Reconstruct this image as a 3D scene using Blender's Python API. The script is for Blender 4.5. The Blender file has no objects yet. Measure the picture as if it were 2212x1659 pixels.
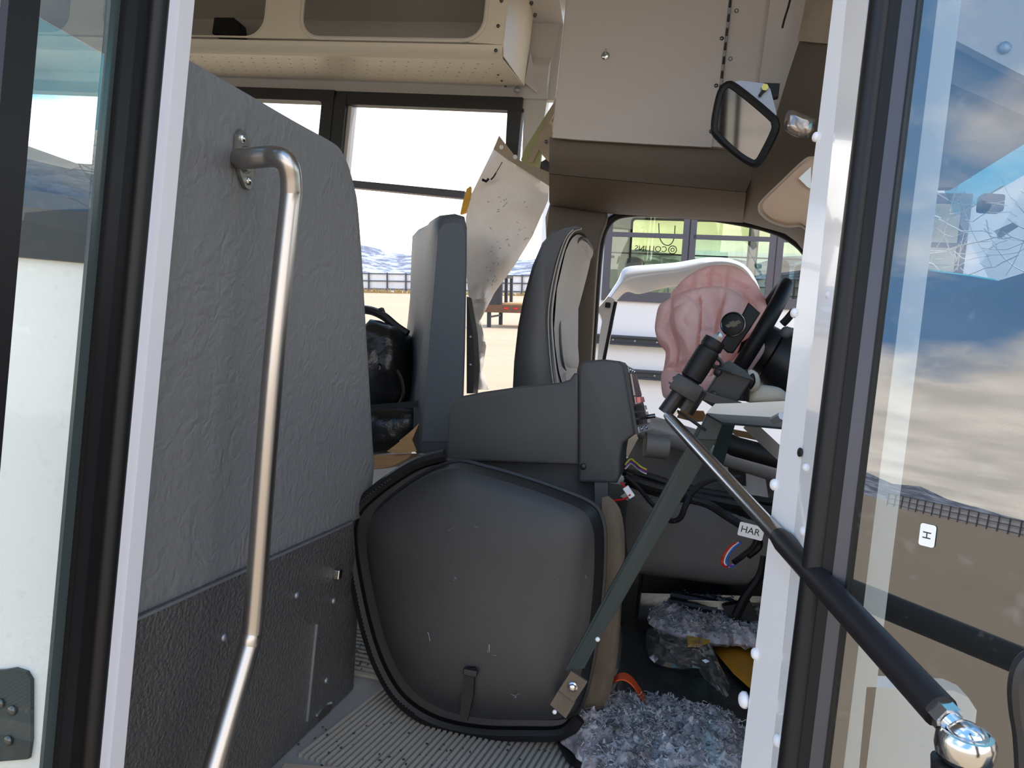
import bpy, bmesh, math, random
from mathutils import Vector as V, Matrix, noise
random.seed(7)
sc = bpy.context.scene
col = sc.collection
# ------------------------------------------------------------------ camera
F, CX, CY = 1650.0, 1106.0, 829.5
CAM = V((0, 0, .72))
Yc = V((353, -14.5, F)).normalized()
Zc = -V((-.107 * 51600, 51600, 1650)); Zc = (Zc - Yc * Zc.dot(Yc)).normalized()
Xc = Yc.cross(Zc)
RW = Matrix((Xc, Yc, Zc))                      # camera (right, down, forward) -> bus frame
cam = bpy.data.objects.new('camera', bpy.data.cameras.new('camera')); col.objects.link(cam)
r_, d_, f_ = RW @ V((1, 0, 0)), RW @ V((0, 1, 0)), RW @ V((0, 0, 1))
cam.matrix_world = Matrix.Translation(CAM) @ Matrix((r_, -d_, -f_)).transposed().to_4x4()
cam.data.sensor_width = 36; cam.data.lens = 36 * F / 2212; cam.data.clip_start = .02; cam.data.clip_end = 5000
sc.camera = cam
UP = (RW @ V((.017, -1, -.132))).normalized()   # true vertical: the wreck sits low on the driver's front corner

def lin(c): return tuple((x / 12.92 if x <= .04045 else ((x + .055) / 1.055) ** 2.4) for x in c)
# ------------------------------------------------------------------ sky
w = bpy.data.worlds.new('sky'); sc.world = w; w.use_nodes = True
nt = w.node_tree; N = nt.nodes; L = nt.links; N.clear()
def nd(t, **k):
    n = N.new(t)
    for a, b in k.items(): setattr(n, a, b)
    return n
tc = nd('ShaderNodeTexCoord')
dt = nd('ShaderNodeVectorMath', operation='DOT_PRODUCT'); dt.inputs[1].default_value = UP
L.new(tc.outputs['Generated'], dt.inputs[0])
ad = nd('ShaderNodeMath', operation='ADD'); ad.inputs[1].default_value = .16; ad.use_clamp = False
mx0 = nd('ShaderNodeMath', operation='MAXIMUM'); mx0.inputs[1].default_value = 0
L.new(dt.outputs['Value'], mx0.inputs[0]); L.new(mx0.outputs[0], ad.inputs[0])
dv = nd('ShaderNodeVectorMath', operation='DIVIDE')
cb = nd('ShaderNodeCombineXYZ')
for i in range(3): L.new(ad.outputs[0], cb.inputs[i])
L.new(tc.outputs['Generated'], dv.inputs[0]); L.new(cb.outputs[0], dv.inputs[1])
nz = nd('ShaderNodeTexNoise'); nz.inputs['Scale'].default_value = 1.1; nz.inputs['Detail'].default_value = 7; nz.inputs['Roughness'].default_value = .55
L.new(dv.outputs[0], nz.inputs['Vector'])
# more cloud towards the horizon
mr = nd('ShaderNodeMapRange'); mr.inputs['From Min'].default_value = .085; mr.inputs['From Max'].default_value = .22
mr.inputs['To Min'].default_value = .42; mr.inputs['To Max'].default_value = .03
L.new(dt.outputs['Value'], mr.inputs['Value'])
a2 = nd('ShaderNodeMath', operation='ADD'); L.new(nz.outputs['Fac'], a2.inputs[0]); L.new(mr.outputs[0], a2.inputs[1])
cr = nd('ShaderNodeValToRGB'); cr.color_ramp.elements[0].position = .5; cr.color_ramp.elements[1].position = .66
L.new(a2.outputs[0], cr.inputs['Fac'])
nz2 = nd('ShaderNodeTexNoise'); nz2.inputs['Scale'].default_value = 2.3; nz2.inputs['Detail'].default_value = 6
mp = nd('ShaderNodeMapping'); mp.inputs['Scale'].default_value = (1, 1, 4)
L.new(dv.outputs[0], mp.inputs[0]); L.new(mp.outputs[0], nz2.inputs['Vector'])
cr2 = nd('ShaderNodeValToRGB'); cr2.color_ramp.elements[0].position = .35; cr2.color_ramp.elements[1].position = .65
cr2.color_ramp.elements[0].color = (.70, .655, .60, 1); cr2.color_ramp.elements[1].color = (1, .93, .84, 1)
L.new(nz2.outputs['Fac'], cr2.inputs['Fac'])
mix = nd('ShaderNodeMix', data_type='RGBA'); mix.inputs['A'].default_value = (.095, .24, .47, 1)
L.new(cr.outputs['Color'], mix.inputs['Factor']); L.new(cr2.outputs['Color'], mix.inputs['B'])
bg = nd('ShaderNodeBackground'); bg.inputs['Strength'].default_value = 2.9
L.new(mix.outputs['Result'], bg.inputs['Color'])
wo = nd('ShaderNodeOutputWorld'); L.new(bg.outputs[0], wo.inputs[0])
# ------------------------------------------------------------------ sun (hazy, high, from ahead on the driver's side)
sl = bpy.data.lights.new('sun', 'SUN'); sl.energy = 3.2; sl.angle = math.radians(3); sl.color = (1, .93, .82)
so = bpy.data.objects.new('sun', sl); col.objects.link(so)
sd = V((.42, .34, 1.1)).normalized()
so.rotation_euler = sd.to_track_quat('Z', 'Y').to_euler()
vs = sc.view_settings; vs.view_transform = 'Standard'; vs.look = 'None'; vs.exposure = 0.42; vs.gamma = 1; vs.use_curve_mapping = False
try: sc.cycles.max_bounces = 10; sc.cycles.transparent_max_bounces = 24; sc.cycles.diffuse_bounces = 5; sc.cycles.caustics_reflective = False; sc.cycles.caustics_refractive = False
except Exception: pass

# ------------------------------------------------------------------ helpers
def ray(x, y): return RW @ V((x - CX, y - CY, F))
def PY(x, y, Y): d = ray(x, y); return CAM + d * (Y / d.y)
def PX(x, y, X): d = ray(x, y); return CAM + d * (X / d.x)
def PZ(x, y, Z): d = ray(x, y); return CAM + d * ((Z - CAM.z) / d.z)
def PL(x, y, p0, n): d = ray(x, y); return CAM + d * ((V(p0) - CAM).dot(V(n)) / d.dot(V(n)))
MATS = {}
def mat(name, c, rough=.5, metal=0, bump=None, var=None, spec=.5, trans=0, alpha=None, emit=None, aniso=None, coat=0, srgb=True):
    """c: sRGB colour. bump=(kind, scale, strength, distance). var=(scale, amount, colour2)"""
    m = bpy.data.materials.new(name); m.use_nodes = True
    n = m.node_tree.nodes; l = m.node_tree.links; b = n['Principled BSDF']
    cc = lin(c) if srgb else c
    b.inputs['Base Color'].default_value = (*cc, 1); b.inputs['Roughness'].default_value = rough; b.inputs['Metallic'].default_value = metal
    b.inputs['Specular IOR Level'].default_value = spec; b.inputs['Transmission Weight'].default_value = trans; b.inputs['Coat Weight'].default_value = coat
    t = n.new('ShaderNodeTexCoord')
    if var:
        s, amt, c2 = var[:3]
        z = n.new('ShaderNodeTexNoise'); z.inputs['Scale'].default_value = s; z.inputs['Detail'].default_value = 6; z.inputs['Roughness'].default_value = .65
        src = t.outputs['Object']
        if len(var) > 3:
            mpp = n.new('ShaderNodeMapping'); mpp.inputs['Scale'].default_value = var[3]; l.new(src, mpp.inputs[0]); src = mpp.outputs[0]
        l.new(src, z.inputs['Vector'])
        rp = n.new('ShaderNodeValToRGB'); rp.color_ramp.elements[0].position = .5 - .18; rp.color_ramp.elements[1].position = .5 + .22 
        l.new(z.outputs['Fac'], rp.inputs['Fac'])
        mm = n.new('ShaderNodeMath'); mm.operation = 'MULTIPLY'; mm.inputs[1].default_value = amt; l.new(rp.outputs['Color'], mm.inputs[0])
        x = n.new('ShaderNodeMix'); x.data_type = 'RGBA'; x.inputs['A'].default_value = (*cc, 1); x.inputs['B'].default_value = (*lin(c2), 1)
        l.new(mm.outputs[0], x.inputs['Factor']); l.new(x.outputs['Result'], b.inputs['Base Color'])
    if bump:
        k, s, st, dist = bump[:4]
        if k == 'vor':
            z = n.new('ShaderNodeTexVoronoi'); z.feature = 'DISTANCE_TO_EDGE'; z.inputs['Scale'].default_value = s; out = z.outputs['Distance']
            nn = n.new('ShaderNodeTexNoise'); nn.inputs['Scale'].default_value = s * .7; nn.inputs['Detail'].default_value = 4
            l.new(t.outputs['Object'], nn.inputs['Vector'])
            va = n.new('ShaderNodeVectorMath'); va.operation = 'MULTIPLY_ADD'; va.inputs[1].default_value = (.25, .25, .25)
            l.new(nn.outputs['Color'], va.inputs[0]); l.new(t.outputs['Object'], va.inputs[2]); l.new(va.outputs[0], z.inputs['Vector'])
        else:
            z = n.new('ShaderNodeTexNoise'); z.inputs['Scale'].default_value = s; z.inputs['Detail'].default_value = 5; out = z.outputs['Fac']
            l.new(t.outputs['Object'], z.inputs['Vector'])
            if len(bump) > 4:
                mpp = n.new('ShaderNodeMapping'); mpp.inputs['Scale'].default_value = bump[4]; l.new(t.outputs['Object'], mpp.inputs[0]); l.new(mpp.outputs[0], z.inputs['Vector'])
        bp = n.new('ShaderNodeBump'); bp.inputs['Strength'].default_value = st; bp.inputs['Distance'].default_value = dist
        l.new(out, bp.inputs['Height']); l.new(bp.outputs[0], b.inputs['Normal'])
    if emit: b.inputs['Emission Color'].default_value = (*lin(emit[0]), 1); b.inputs['Emission Strength'].default_value = emit[1]
    MATS[name] = m; return m
def glass(name, tint=(1, 1, 1), refl=.08, rough=.0, dirt=0.0):
    m = bpy.data.materials.new(name); m.use_nodes = True; n = m.node_tree.nodes; l = m.node_tree.links
    n.remove(n['Principled BSDF']); o = n['Material Output']
    tr = n.new('ShaderNodeBsdfTransparent'); tr.inputs[0].default_value = (*tint, 1)
    gl = n.new('ShaderNodeBsdfGlossy'); gl.inputs['Roughness'].default_value = rough; gl.inputs[0].default_value = (1, 1, 1, 1)
    mx = n.new('ShaderNodeMixShader'); lw = n.new('ShaderNodeFresnel'); lw.inputs[0].default_value = 1.5
    m2 = n.new('ShaderNodeMath'); m2.operation = 'MULTIPLY_ADD'; m2.inputs[1].default_value = 1.8; m2.inputs[2].default_value = refl - .04; m2.use_clamp = True
    ge = n.new('ShaderNodeNewGeometry'); inv = n.new('ShaderNodeMath'); inv.operation = 'SUBTRACT'; inv.inputs[0].default_value = 1; l.new(ge.outputs['Backfacing'], inv.inputs[1])
    m4 = n.new('ShaderNodeMath'); m4.operation = 'MULTIPLY'; l.new(lw.outputs[0], m2.inputs[0]); l.new(m2.outputs[0], m4.inputs[0]); l.new(inv.outputs[0], m4.inputs[1]); l.new(m4.outputs[0], mx.inputs[0]); l.new(tr.outputs[0], mx.inputs[1]); l.new(gl.outputs[0], mx.inputs[2])
    last = mx
    if dirt:
        t = n.new('ShaderNodeTexCoord'); z = n.new('ShaderNodeTexNoise'); z.inputs['Scale'].default_value = 60; z.inputs['Detail'].default_value = 3; l.new(t.outputs['Object'], z.inputs['Vector'])
        rp = n.new('ShaderNodeValToRGB'); rp.color_ramp.elements[0].position = .62; rp.color_ramp.elements[1].position = .8
        rp.color_ramp.elements[0].color = (dirt * .4,) * 3 + (1,); rp.color_ramp.elements[1].color = (min(1, dirt * 4),) * 3 + (1,)
        l.new(z.outputs['Fac'], rp.inputs[0]); df = n.new('ShaderNodeBsdfDiffuse'); df.inputs[0].default_value = (.6, .6, .57, 1)
        m3 = n.new('ShaderNodeMixShader'); l.new(rp.outputs['Color'], m3.inputs[0]); l.new(mx.outputs[0], m3.inputs[1]); l.new(df.outputs[0], m3.inputs[2]); last = m3
    l.new(last.outputs[0], o.inputs[0]); MATS[name] = m; return m
WLOC = {}
def link(o, parent=None):
    col.objects.link(o)
    if parent is not None:
        o.parent = parent; o.matrix_parent_inverse = Matrix.Translation(-WLOC[parent.name])
    return o
def mk(name, verts, faces, m, parent=None, smooth=False, mats=None):
    vs_ = [V(v) for v in verts]
    lo = V([min(v[i] for v in vs_) for i in range(3)]); hi = V([max(v[i] for v in vs_) for i in range(3)]); c = (lo + hi) / 2
    if parent is None: c.z = lo.z
    me = bpy.data.meshes.new(name); me.from_pydata([v - c for v in vs_], [], faces); me.validate()
    bm = bmesh.new(); bm.from_mesh(me); bmesh.ops.recalc_face_normals(bm, faces=bm.faces); bm.to_mesh(me); bm.free()
    me.materials.append(MATS[m] if isinstance(m, str) else m)
    if smooth:
        for p in me.polygons: p.use_smooth = True
        try: me.set_sharp_from_angle(angle=math.radians(42))
        except Exception: pass
    o = bpy.data.objects.new(name, me); o.location = c; link(o, parent); WLOC[o.name] = c
    return o
class MB:
    def __init__(s): s.v = []; s.f = []
    def add(s, v, f):
        k = len(s.v); s.v += [V(a) for a in v]; s.f += [tuple(i + k for i in q) for q in f]; return s
    def box(s, c, sz, rot=None, bev=0):
        bm = bmesh.new(); bmesh.ops.create_cube(bm, size=1)
        for v in bm.verts: v.co = V((v.co.x * sz[0], v.co.y * sz[1], v.co.z * sz[2]))
        if bev: bmesh.ops.bevel(bm, geom=bm.edges[:], offset=bev, segments=2, affect='EDGES', profile=.5)
        M = (rot.to_matrix() if hasattr(rot, 'to_matrix') else rot) if rot is not None else Matrix.Identity(3)
        bm.verts.index_update()
        s.add([M @ v.co + V(c) for v in bm.verts], [tuple(v.index for v in f.verts) for f in bm.faces]); bm.free(); return s
    def bx(s, x0, x1, y0, y1, z0, z1, bev=0): return s.box(((x0 + x1) / 2, (y0 + y1) / 2, (z0 + z1) / 2), (abs(x1 - x0), abs(y1 - y0), abs(z1 - z0)), None, bev)
    def bar(s, a, b, wd, th, up=(0, 0, 1), bev=0):
        a, b = V(a), V(b); d = b - a; z = d.normalized(); x = V(up).cross(z)
        if x.length < 1e-4: x = V((1, 0, 0)).cross(z)
        x.normalize(); y = z.cross(x); M = Matrix((x, y, z)).transposed()
        return s.box((a + b) / 2, (wd, th, d.length), M, bev)
    def tube(s, pts, r, seg=10, closed=False, cap=True, flat=None):
        pts = [V(p) for p in pts]; n = len(pts); rs = r if isinstance(r, (list, tuple)) else [r] * n
        ring = []; prev = None
        for i, p in enumerate(pts):
            t = (pts[(i + 1) % n] - pts[i - 1]) if closed else (pts[min(i + 1, n - 1)] - pts[max(i - 1, 0)])
            t.normalize()
            if prev is None:
                x = t.cross(V((0, 0, 1)));
                if x.length < .05: x = t.cross(V((1, 0, 0)))
            else: x = prev - t * prev.dot(t)
            x.normalize(); prev = x; y = t.cross(x)
            ring.append([p + (x * math.cos(2 * math.pi * k / seg) + y * math.sin(2 * math.pi * k / seg) * (flat or 1)) * rs[i] for k in range(seg)])
        vv = [v for q in ring for v in q]; ff = []
        for i in range(n if closed else n - 1):
            j = (i + 1) % n
            for k in range(seg): ff.append((i * seg + k, i * seg + (k + 1) % seg, j * seg + (k + 1) % seg, j * seg + k))
        if not closed and cap: ff.append(tuple(range(seg))[::-1]); ff.append(tuple((n - 1) * seg + k for k in range(seg)))
        return s.add(vv, ff)
    def cyl(s, a, b, r, seg=14, r2=None): return s.tube([a, b], [r, r if r2 is None else r2], seg)
    def lathe(s, a, ax, prof, seg=16):
        """prof: (distance along axis, radius)"""
        ax = V(ax).normalized(); return s.tube([V(a) + ax * h for h, r in prof], [max(r, 1e-4) for h, r in prof], seg)
    def prism(s, pts, ex):
        n = len(pts); pts = [V(p) for p in pts]; ex = V(ex)
        vv = pts + [p + ex for p in pts]
        ff = [tuple(range(n)), tuple(range(2 * n - 1, n - 1, -1))] + [(i, (i + 1) % n, n + (i + 1) % n, n + i) for i in range(n)]
        return s.add(vv, ff)
    def sphere(s, c, r, sg=12, rg=8, sq=(1, 1, 1)):
        vv = []; ff = []
        for i in range(rg + 1):
            a = math.pi * i / rg
            for k in range(sg): b = 2 * math.pi * k / sg; vv.append(V(c) + V((math.sin(a) * math.cos(b) * sq[0], math.sin(a) * math.sin(b) * sq[1], math.cos(a) * sq[2])) * r)
        for i in range(rg):
            for k in range(sg): ff.append((i * sg + k, i * sg + (k + 1) % sg, (i + 1) * sg + (k + 1) % sg, (i + 1) * sg + k))
        return s.add(vv, ff)
    def build(s, name, m, parent=None, smooth=False): return mk(name, s.v, s.f, m, parent, smooth)
def crom(pts, n=6, closed=False):
    pts = [V(p) for p in pts]; out = []; k = len(pts)
    for i in range(k if closed else k - 1):
        g = (lambda j: pts[j % k]) if closed else (lambda j: pts[max(0, min(k - 1, j))])
        p0, p1, p2, p3 = g(i - 1), g(i), g(i + 1), g(i + 2)
        for q in range(n):
            t = q / n; out.append(.5 * ((2 * p1) + (p2 - p0) * t + (2 * p0 - 5 * p1 + 4 * p2 - p3) * t * t + (3 * p1 - p0 - 3 * p2 + p3) * t ** 3))
    if not closed: out.append(pts[-1])
    return out
def tag(o, label, cat, group=None, kind=None):
    o['label'] = label; o['category'] = cat
    if group: o['group'] = group
    if kind: o['kind'] = kind
    return o
def thing(name, label, cat, loc=(0, 0, 0), group=None, kind=None):
    o = bpy.data.objects.new(name, None); o.location = loc; o.empty_display_size = .05; col.objects.link(o); WLOC[o.name] = V(loc)
    return tag(o, label, cat, group, kind)
def struct(o, label, cat): return tag(o, label, cat, kind='structure')
def cpanel(name, outlines, th, fn, m, parent=None, res=1):
    """flat sheet with real holes: outlines (first outer, rest holes) in 2D; fn(u,v,w)->3D, w in [-th/2, th/2]"""
    cu = bpy.data.curves.new('t', 'CURVE'); cu.dimensions = '2D'; cu.fill_mode = 'BOTH'; cu.extrude = th / 2
    for ol in outlines:
        s = cu.splines.new('POLY'); s.points.add(len(ol) - 1); s.use_cyclic_u = True
        for p, q in zip(s.points, ol): p.co = (q[0], q[1], 0, 1)
    o = bpy.data.objects.new('t', cu); col.objects.link(o); dg = bpy.context.evaluated_depsgraph_get(); ev = o.evaluated_get(dg)
    me = ev.to_mesh(); vv = [fn(v.co.x, v.co.y, v.co.z) for v in me.vertices]; ff = [tuple(p.vertices) for p in me.polygons]
    ev.to_mesh_clear(); bpy.data.objects.remove(o); bpy.data.curves.remove(cu)
    return mk(name, vv, ff, m, parent)
def text(name, s, fn, size, m, parent=None, th=.0006):
    cu = bpy.data.curves.new('t', 'FONT'); cu.body = s; cu.size = size; cu.align_x = 'CENTER'; cu.align_y = 'CENTER'; cu.extrude = th
    o = bpy.data.objects.new('t', cu); col.objects.link(o); dg = bpy.context.evaluated_depsgraph_get(); ev = o.evaluated_get(dg)
    me = ev.to_mesh(); vv = [fn(v.co.x, v.co.y, v.co.z) for v in me.vertices]; ff = [tuple(p.vertices) for p in me.polygons]
    ev.to_mesh_clear(); bpy.data.objects.remove(o); bpy.data.curves.remove(cu)
    return mk(name, vv, ff, m, parent)
def rrect(x0, x1, y0, y1, r, n=5):
    out = []
    for cx, cy, a in ((x1 - r, y1 - r, 0), (x0 + r, y1 - r, 90), (x0 + r, y0 + r, 180), (x1 - r, y0 + r, 270)):
        for k in range(n + 1): t = math.radians(a + 90 * k / n); out.append((cx + r * math.cos(t), cy + r * math.sin(t)))
    return out
def rect(x0, x1, y0, y1): return [(x0, y0), (x1, y0), (x1, y1), (x0, y1)]
def circ(x, y, r, n=8): return [(x + r * math.cos(2 * math.pi * k / n), y + r * math.sin(2 * math.pi * k / n)) for k in range(n)]
def inflate(pts, nrm, front, back, rings=14, prof=2.0, nz_amp=0, nz_sc=8, centre=None, seed=0, nfun=None):
    """a soft closed body from a star-shaped outline; nrm points to its front"""
    pts = [V(p) for p in pts]; n = len(pts); c = V(centre) if centre else sum(pts, V()) / n; nrm = V(nrm).normalized(); vv = []; ff = []
    def layer(sgn, amt):
        base = len(vv)
        for i in range(rings):
            r = 1 - i / rings
            for p in pts:
                q = c + (p - c) * r
                h = amt * (1 - r ** prof) ** (1 / prof)
                if nz_amp: h += nz_amp * noise.noise(q * nz_sc + V((seed, sgn * 3, 0))) * min(1, (1 - r) * 4)
                if nfun: h += nfun(q, r) 
                vv.append(q + nrm * sgn * h)
        vv.append(c + nrm * sgn * amt + (nrm * sgn * nfun(c, 0) if nfun else V()))
        for i in range(rings - 1):
            for k in range(n): ff.append((base + i * n + k, base + i * n + (k + 1) % n, base + (i + 1) * n + (k + 1) % n, base + (i + 1) * n + k))
        e = base + rings * n; b2 = base + (rings - 1) * n
        for k in range(n): ff.append((b2 + k, b2 + (k + 1) % n, e))
    layer(1, front); layer(-1, back)
    m = MB(); m.v = vv; m.f = ff
    bm = bmesh.new(); vs2 = [bm.verts.new(v) for v in vv]
    for f in ff:
        try: bm.faces.new([vs2[i] for i in f])
        except ValueError: pass
    bmesh.ops.remove_doubles(bm, verts=bm.verts, dist=1e-5); bm.verts.index_update()
    m.v = [v.co.copy() for v in bm.verts]; m.f = [tuple(v.index for v in f.verts) for f in bm.faces]; bm.free()
    return m
CACHE = {}
def dome(name, p, nrm, r, h, m, parent):
    """a domed screw or rivet head; alike ones share their mesh"""
    k = (name, round(r, 4), round(h, 4), m)
    if k not in CACHE:
        b = MB().lathe((0, 0, 0), (0, 0, 1), [(-.001, r), (h * .3, r), (h * .75, r * .75), (h, r * .3)], 10)
        me = bpy.data.meshes.new(name); me.from_pydata(b.v, [], b.f); me.materials.append(MATS[m])
        for q in me.polygons: q.use_smooth = True
        CACHE[k] = me
    o = bpy.data.objects.new(name, CACHE[k]); o.location = p; o.rotation_euler = V(nrm).to_track_quat('Z', 'Y').to_euler(); link(o, parent); WLOC[o.name] = V(p)
    return o

# ------------------------------------------------------------------ materials
mat('vinyl', (.45, .455, .465), .52, bump=('vor', 20, .55, .005), var=(3, .3, (.42, .425, .43)))
mat('vinyl_seat', (.285, .31, .33), .5, bump=('noise', 70, .25, .003), var=(4, .3, (.25, .275, .295)))
mat('kick', (.33, .325, .325), .30, bump=('noise', 170, 1.0, .006), var=(2.5, .5, (.25, .25, .25)))
mat('steel', (.70, .68, .66), .30, 1, bump=('noise', 30, .06, .002, (1, 1, .05)))
mat('bright_steel', (.80, .80, .80), .16, 1)
mat('dark_steel', (.38, .38, .39), .22, 1)
mat('rod_steel', (.72, .72, .73), .22, 1)
mat('galvanised', (.58, .60, .63), .45, .7, var=(25, .4, (.70, .71, .73)))
mat('white_body', (.93, .925, .92), .16, coat=.4)
mat('white_jamb', (.84, .84, .87), .35)
mat('white_panel', (.77, .76, .75), .42, var=(2, .25, (.72, .71, .70)))
mat('cabinet_white', (.70, .67, .645), .5)
mat('rack', (.88, .85, .78), .38, var=(1.5, .25, (.90, .87, .80)))
mat('rack_rim', (.86, .83, .79), .4)
mat('brown_trim', (.365, .325, .28), .62, bump=('noise', 500, .15, .001), var=(3, .25, (.38, .34, .30)))
mat('tan_visor', (.72, .60, .50), .75, bump=('noise', 300, .2, .001))
mat('rubber', (.075, .075, .08), .5, spec=.3)
mat('seal', (.085, .085, .095), .42, spec=.3)
mat('black_plastic', (.11, .112, .12), .42, bump=('noise', 400, .15, .001))
mat('cover_plastic', (.135, .135, .14), .46, bump=('noise', 420, .22, .001), var=(5, .35, (.23, .23, .235)))
mat('console_plastic', (.24, .245, .25), .55, bump=('noise', 500, .25, .001), var=(6, .3, (.30, .30, .305)))
mat('black_anod', (.12, .115, .125), .4, spec=.3)
mat('grey_anod', (.31, .31, .335), .38, .5)
mat('window_black', (.13, .135, .14), .4)
mat('glass_edge', (.23, .27, .275), .2)
mat('floor_grey', (.60, .59, .58), .7, spec=.2, var=(6, .6, (.52, .50, .48)), bump=('noise', 30, .2, .002))
mat('rib_rubber', (.66, .63, .585), .75, spec=.15, var=(14, .7, (.70, .665, .62)))
mat('dark_mat', (.21, .205, .205), .55, bump=('noise', 60, .5, .006), var=(9, .5, (.28, .27, .26)))
mat('strut_paint', (.115, .18, .195), .42, var=(8, .3, (.14, .205, .215)))
m = mat('airbag', (.97, .87, .86), .78, bump=('noise', 14, .25, .01))
_n = m.node_tree.nodes; _t = _n.new('ShaderNodeBsdfTranslucent'); _t.inputs[0].default_value = (*lin((.98, .80, .76)), 1); _x = _n.new('ShaderNodeMixShader'); _x.inputs[0].default_value = .42
m.node_tree.links.new(_n['Principled BSDF'].outputs[0], _x.inputs[1]); m.node_tree.links.new(_t.outputs[0], _x.inputs[2]); m.node_tree.links.new(_x.outputs[0], _n['Material Output'].inputs[0])
mat('panel_white', (.96, .93, .90), .42, var=(14, .15, (.72, .67, .60)), bump=('noise', 6, .25, .02))
mat('tan_edge', (.66, .60, .52), .6, var=(16, .5, (.52, .48, .42)))
mat('olive', (.60, .61, .42), .45, var=(8, .4, (.50, .52, .36)))
mat('foam_yellow', (.85, .66, .25), .8, var=(40, .6, (.72, .50, .18)))
mat('plywood', (.72, .56, .38), .75, var=(10, .5, (.55, .40, .25), (1, 8, 8)))
mat('seat_leather', (.27, .265, .26), .45, bump=('noise', 250, .2, .001))
mat('seat_light', (.74, .725, .70), .6, bump=('noise', 120, .2, .002), var=(10, .3, (.68, .66, .64)))
mat('stitch', (.70, .69, .67), .7)
mat('black_vinyl', (.10, .105, .11), .3, bump=('noise', 15, .5, .02))
mat('orange', (.88, .33, .14), .5)
mat('yellow_sheet', (.80, .56, .16), .45, var=(8, .4, (.72, .48, .12)))
mat('tan_dirty', (.42, .37, .31), .85, var=(14, .7, (.30, .265, .225), (4, 4, 1)), bump=('noise', 20, .6, .01))
mat('beige_metal', (.86, .83, .78), .45)
mat('silver_dash', (.62, .61, .60), .38, .3)
mat('dash_grey', (.36, .355, .35), .5, bump=('noise', 400, .15, .001))
mat('ivory', (.83, .80, .73), .45)
mat('paper', (.93, .93, .92), .6)
mat('ink', (.05, .05, .06), .6)
mat('red_wire', (.75, .10, .08), .4); mat('blue_wire', (.15, .35, .75), .4); mat('white_wire', (.9, .9, .9), .4); mat('orange_wire', (.85, .42, .12), .4); mat('yellow_wire', (.72, .72, .25), .4); mat('purple_wire', (.38, .22, .6), .4)
mat('red_lens', (.85, .04, .05), .15, coat=.5)
mat('brass', (.72, .65, .35), .3, 1)
mat('gold', (.36, .33, .25), .35, .8)
mat('mirror_face', (.34, .33, .32), .05, 1)
mat('white_plastic', (.92, .92, .93), .35)
mat('clear_lens', (.80, .78, .75), .15)
mat('sand', (.70, .60, .48), .95, var=(.25, .5, (.76, .67, .55)), bump=('noise', 1.2, .6, .1))
mat('fence_sheet', (.86, .86, .87), .6)
mat('fence_dark', (.27, .28, .33), .5)
mat('dry_grass', (.66, .55, .36), .9, var=(1, .4, (.55, .45, .28)))
mat('trailer_dark', (.17, .17, .185), .6); mat('trailer_rust', (.42, .30, .22), .8, var=(5, .5, (.30, .22, .18)))
mat('nb_white', (.90, .90, .91), .25, coat=.3); mat('nb_frame', (.33, .32, .35), .45); mat('nb_dark', (.22, .23, .25), .6); mat('nb_seat', (.26, .30, .36), .6)
glass('glass_clear', (.97, .98, .98), .03)
glass('glass_leaf_right', (.72, .76, .77), .115, dirt=.03)
glass('glass_leaf_left', (.86, .89, .87), .03, dirt=.025)
glass('glass_green', (.70, .74, .62), .06)
glass('glass_lower', (.62, .70, .67), .07)
glass('plastic_clear', (.90, .90, .90), .14, rough=.12, dirt=.10)
glass('wind_glass', (.92, .96, .97), .04)
glass('wind_tint', (.30, .74, .86), .04)
m = mat('insulation', (.40, .40, .45), .95)
n = m.node_tree.nodes; l = m.node_tree.links
tcx = n.new('ShaderNodeTexCoord'); vo = n.new('ShaderNodeTexVoronoi'); vo.inputs['Scale'].default_value = 95; nn = n.new('ShaderNodeTexNoise'); nn.inputs['Scale'].default_value = 40; nn.inputs['Detail'].default_value = 5
va = n.new('ShaderNodeVectorMath'); va.operation = 'MULTIPLY_ADD'; va.inputs[1].default_value = (.03, .03, .03); l.new(nn.outputs['Color'], va.inputs[0]); l.new(tcx.outputs['Object'], va.inputs[2]); l.new(tcx.outputs['Object'], nn.inputs['Vector']); l.new(va.outputs[0], vo.inputs['Vector'])
rp = n.new('ShaderNodeValToRGB'); e = rp.color_ramp.elements
e[0].position = 0; e[0].color = (*lin((.45, .45, .47)), 1); e[1].position = 1; e[1].color = (*lin((.95, .93, .92)), 1)
for p_, c_ in ((.25, (.68, .67, .69)), (.45, (.82, .79, .79)), (.6, (.62, .65, .68)), (.75, (.78, .72, .73)), (.9, (.52, .50, .50))): q = e.new(p_); q.color = (*lin(c_), 1)
sp = n.new('ShaderNodeSeparateColor'); l.new(vo.outputs['Color'], sp.inputs[0]); l.new(sp.outputs[0], rp.inputs[0])
n3 = n.new('ShaderNodeTexNoise'); n3.inputs['Scale'].default_value = 17; n3.inputs['Detail'].default_value = 4; l.new(tcx.outputs['Object'], n3.inputs['Vector'])
r3 = n.new('ShaderNodeValToRGB'); r3.color_ramp.elements[0].position = .36; r3.color_ramp.elements[1].position = .55; r3.color_ramp.elements[0].color = (.48, .45, .44, 1); l.new(n3.outputs['Fac'], r3.inputs[0])
mu = n.new('ShaderNodeMix'); mu.data_type = 'RGBA'; mu.blend_type = 'MULTIPLY'; mu.inputs['Factor'].default_value = 1; l.new(rp.outputs[0], mu.inputs['A']); l.new(r3.outputs[0], mu.inputs['B']); l.new(mu.outputs['Result'], n['Principled BSDF'].inputs['Base Color'])
m = mat('mountain', (.60, .62, .66), .95)
n = m.node_tree.nodes; l = m.node_tree.links; tcx = n.new('ShaderNodeTexCoord'); nn = n.new('ShaderNodeTexNoise'); nn.inputs['Scale'].default_value = .045; nn.inputs['Detail'].default_value = 9; nn.inputs['Roughness'].default_value = .7
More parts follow.
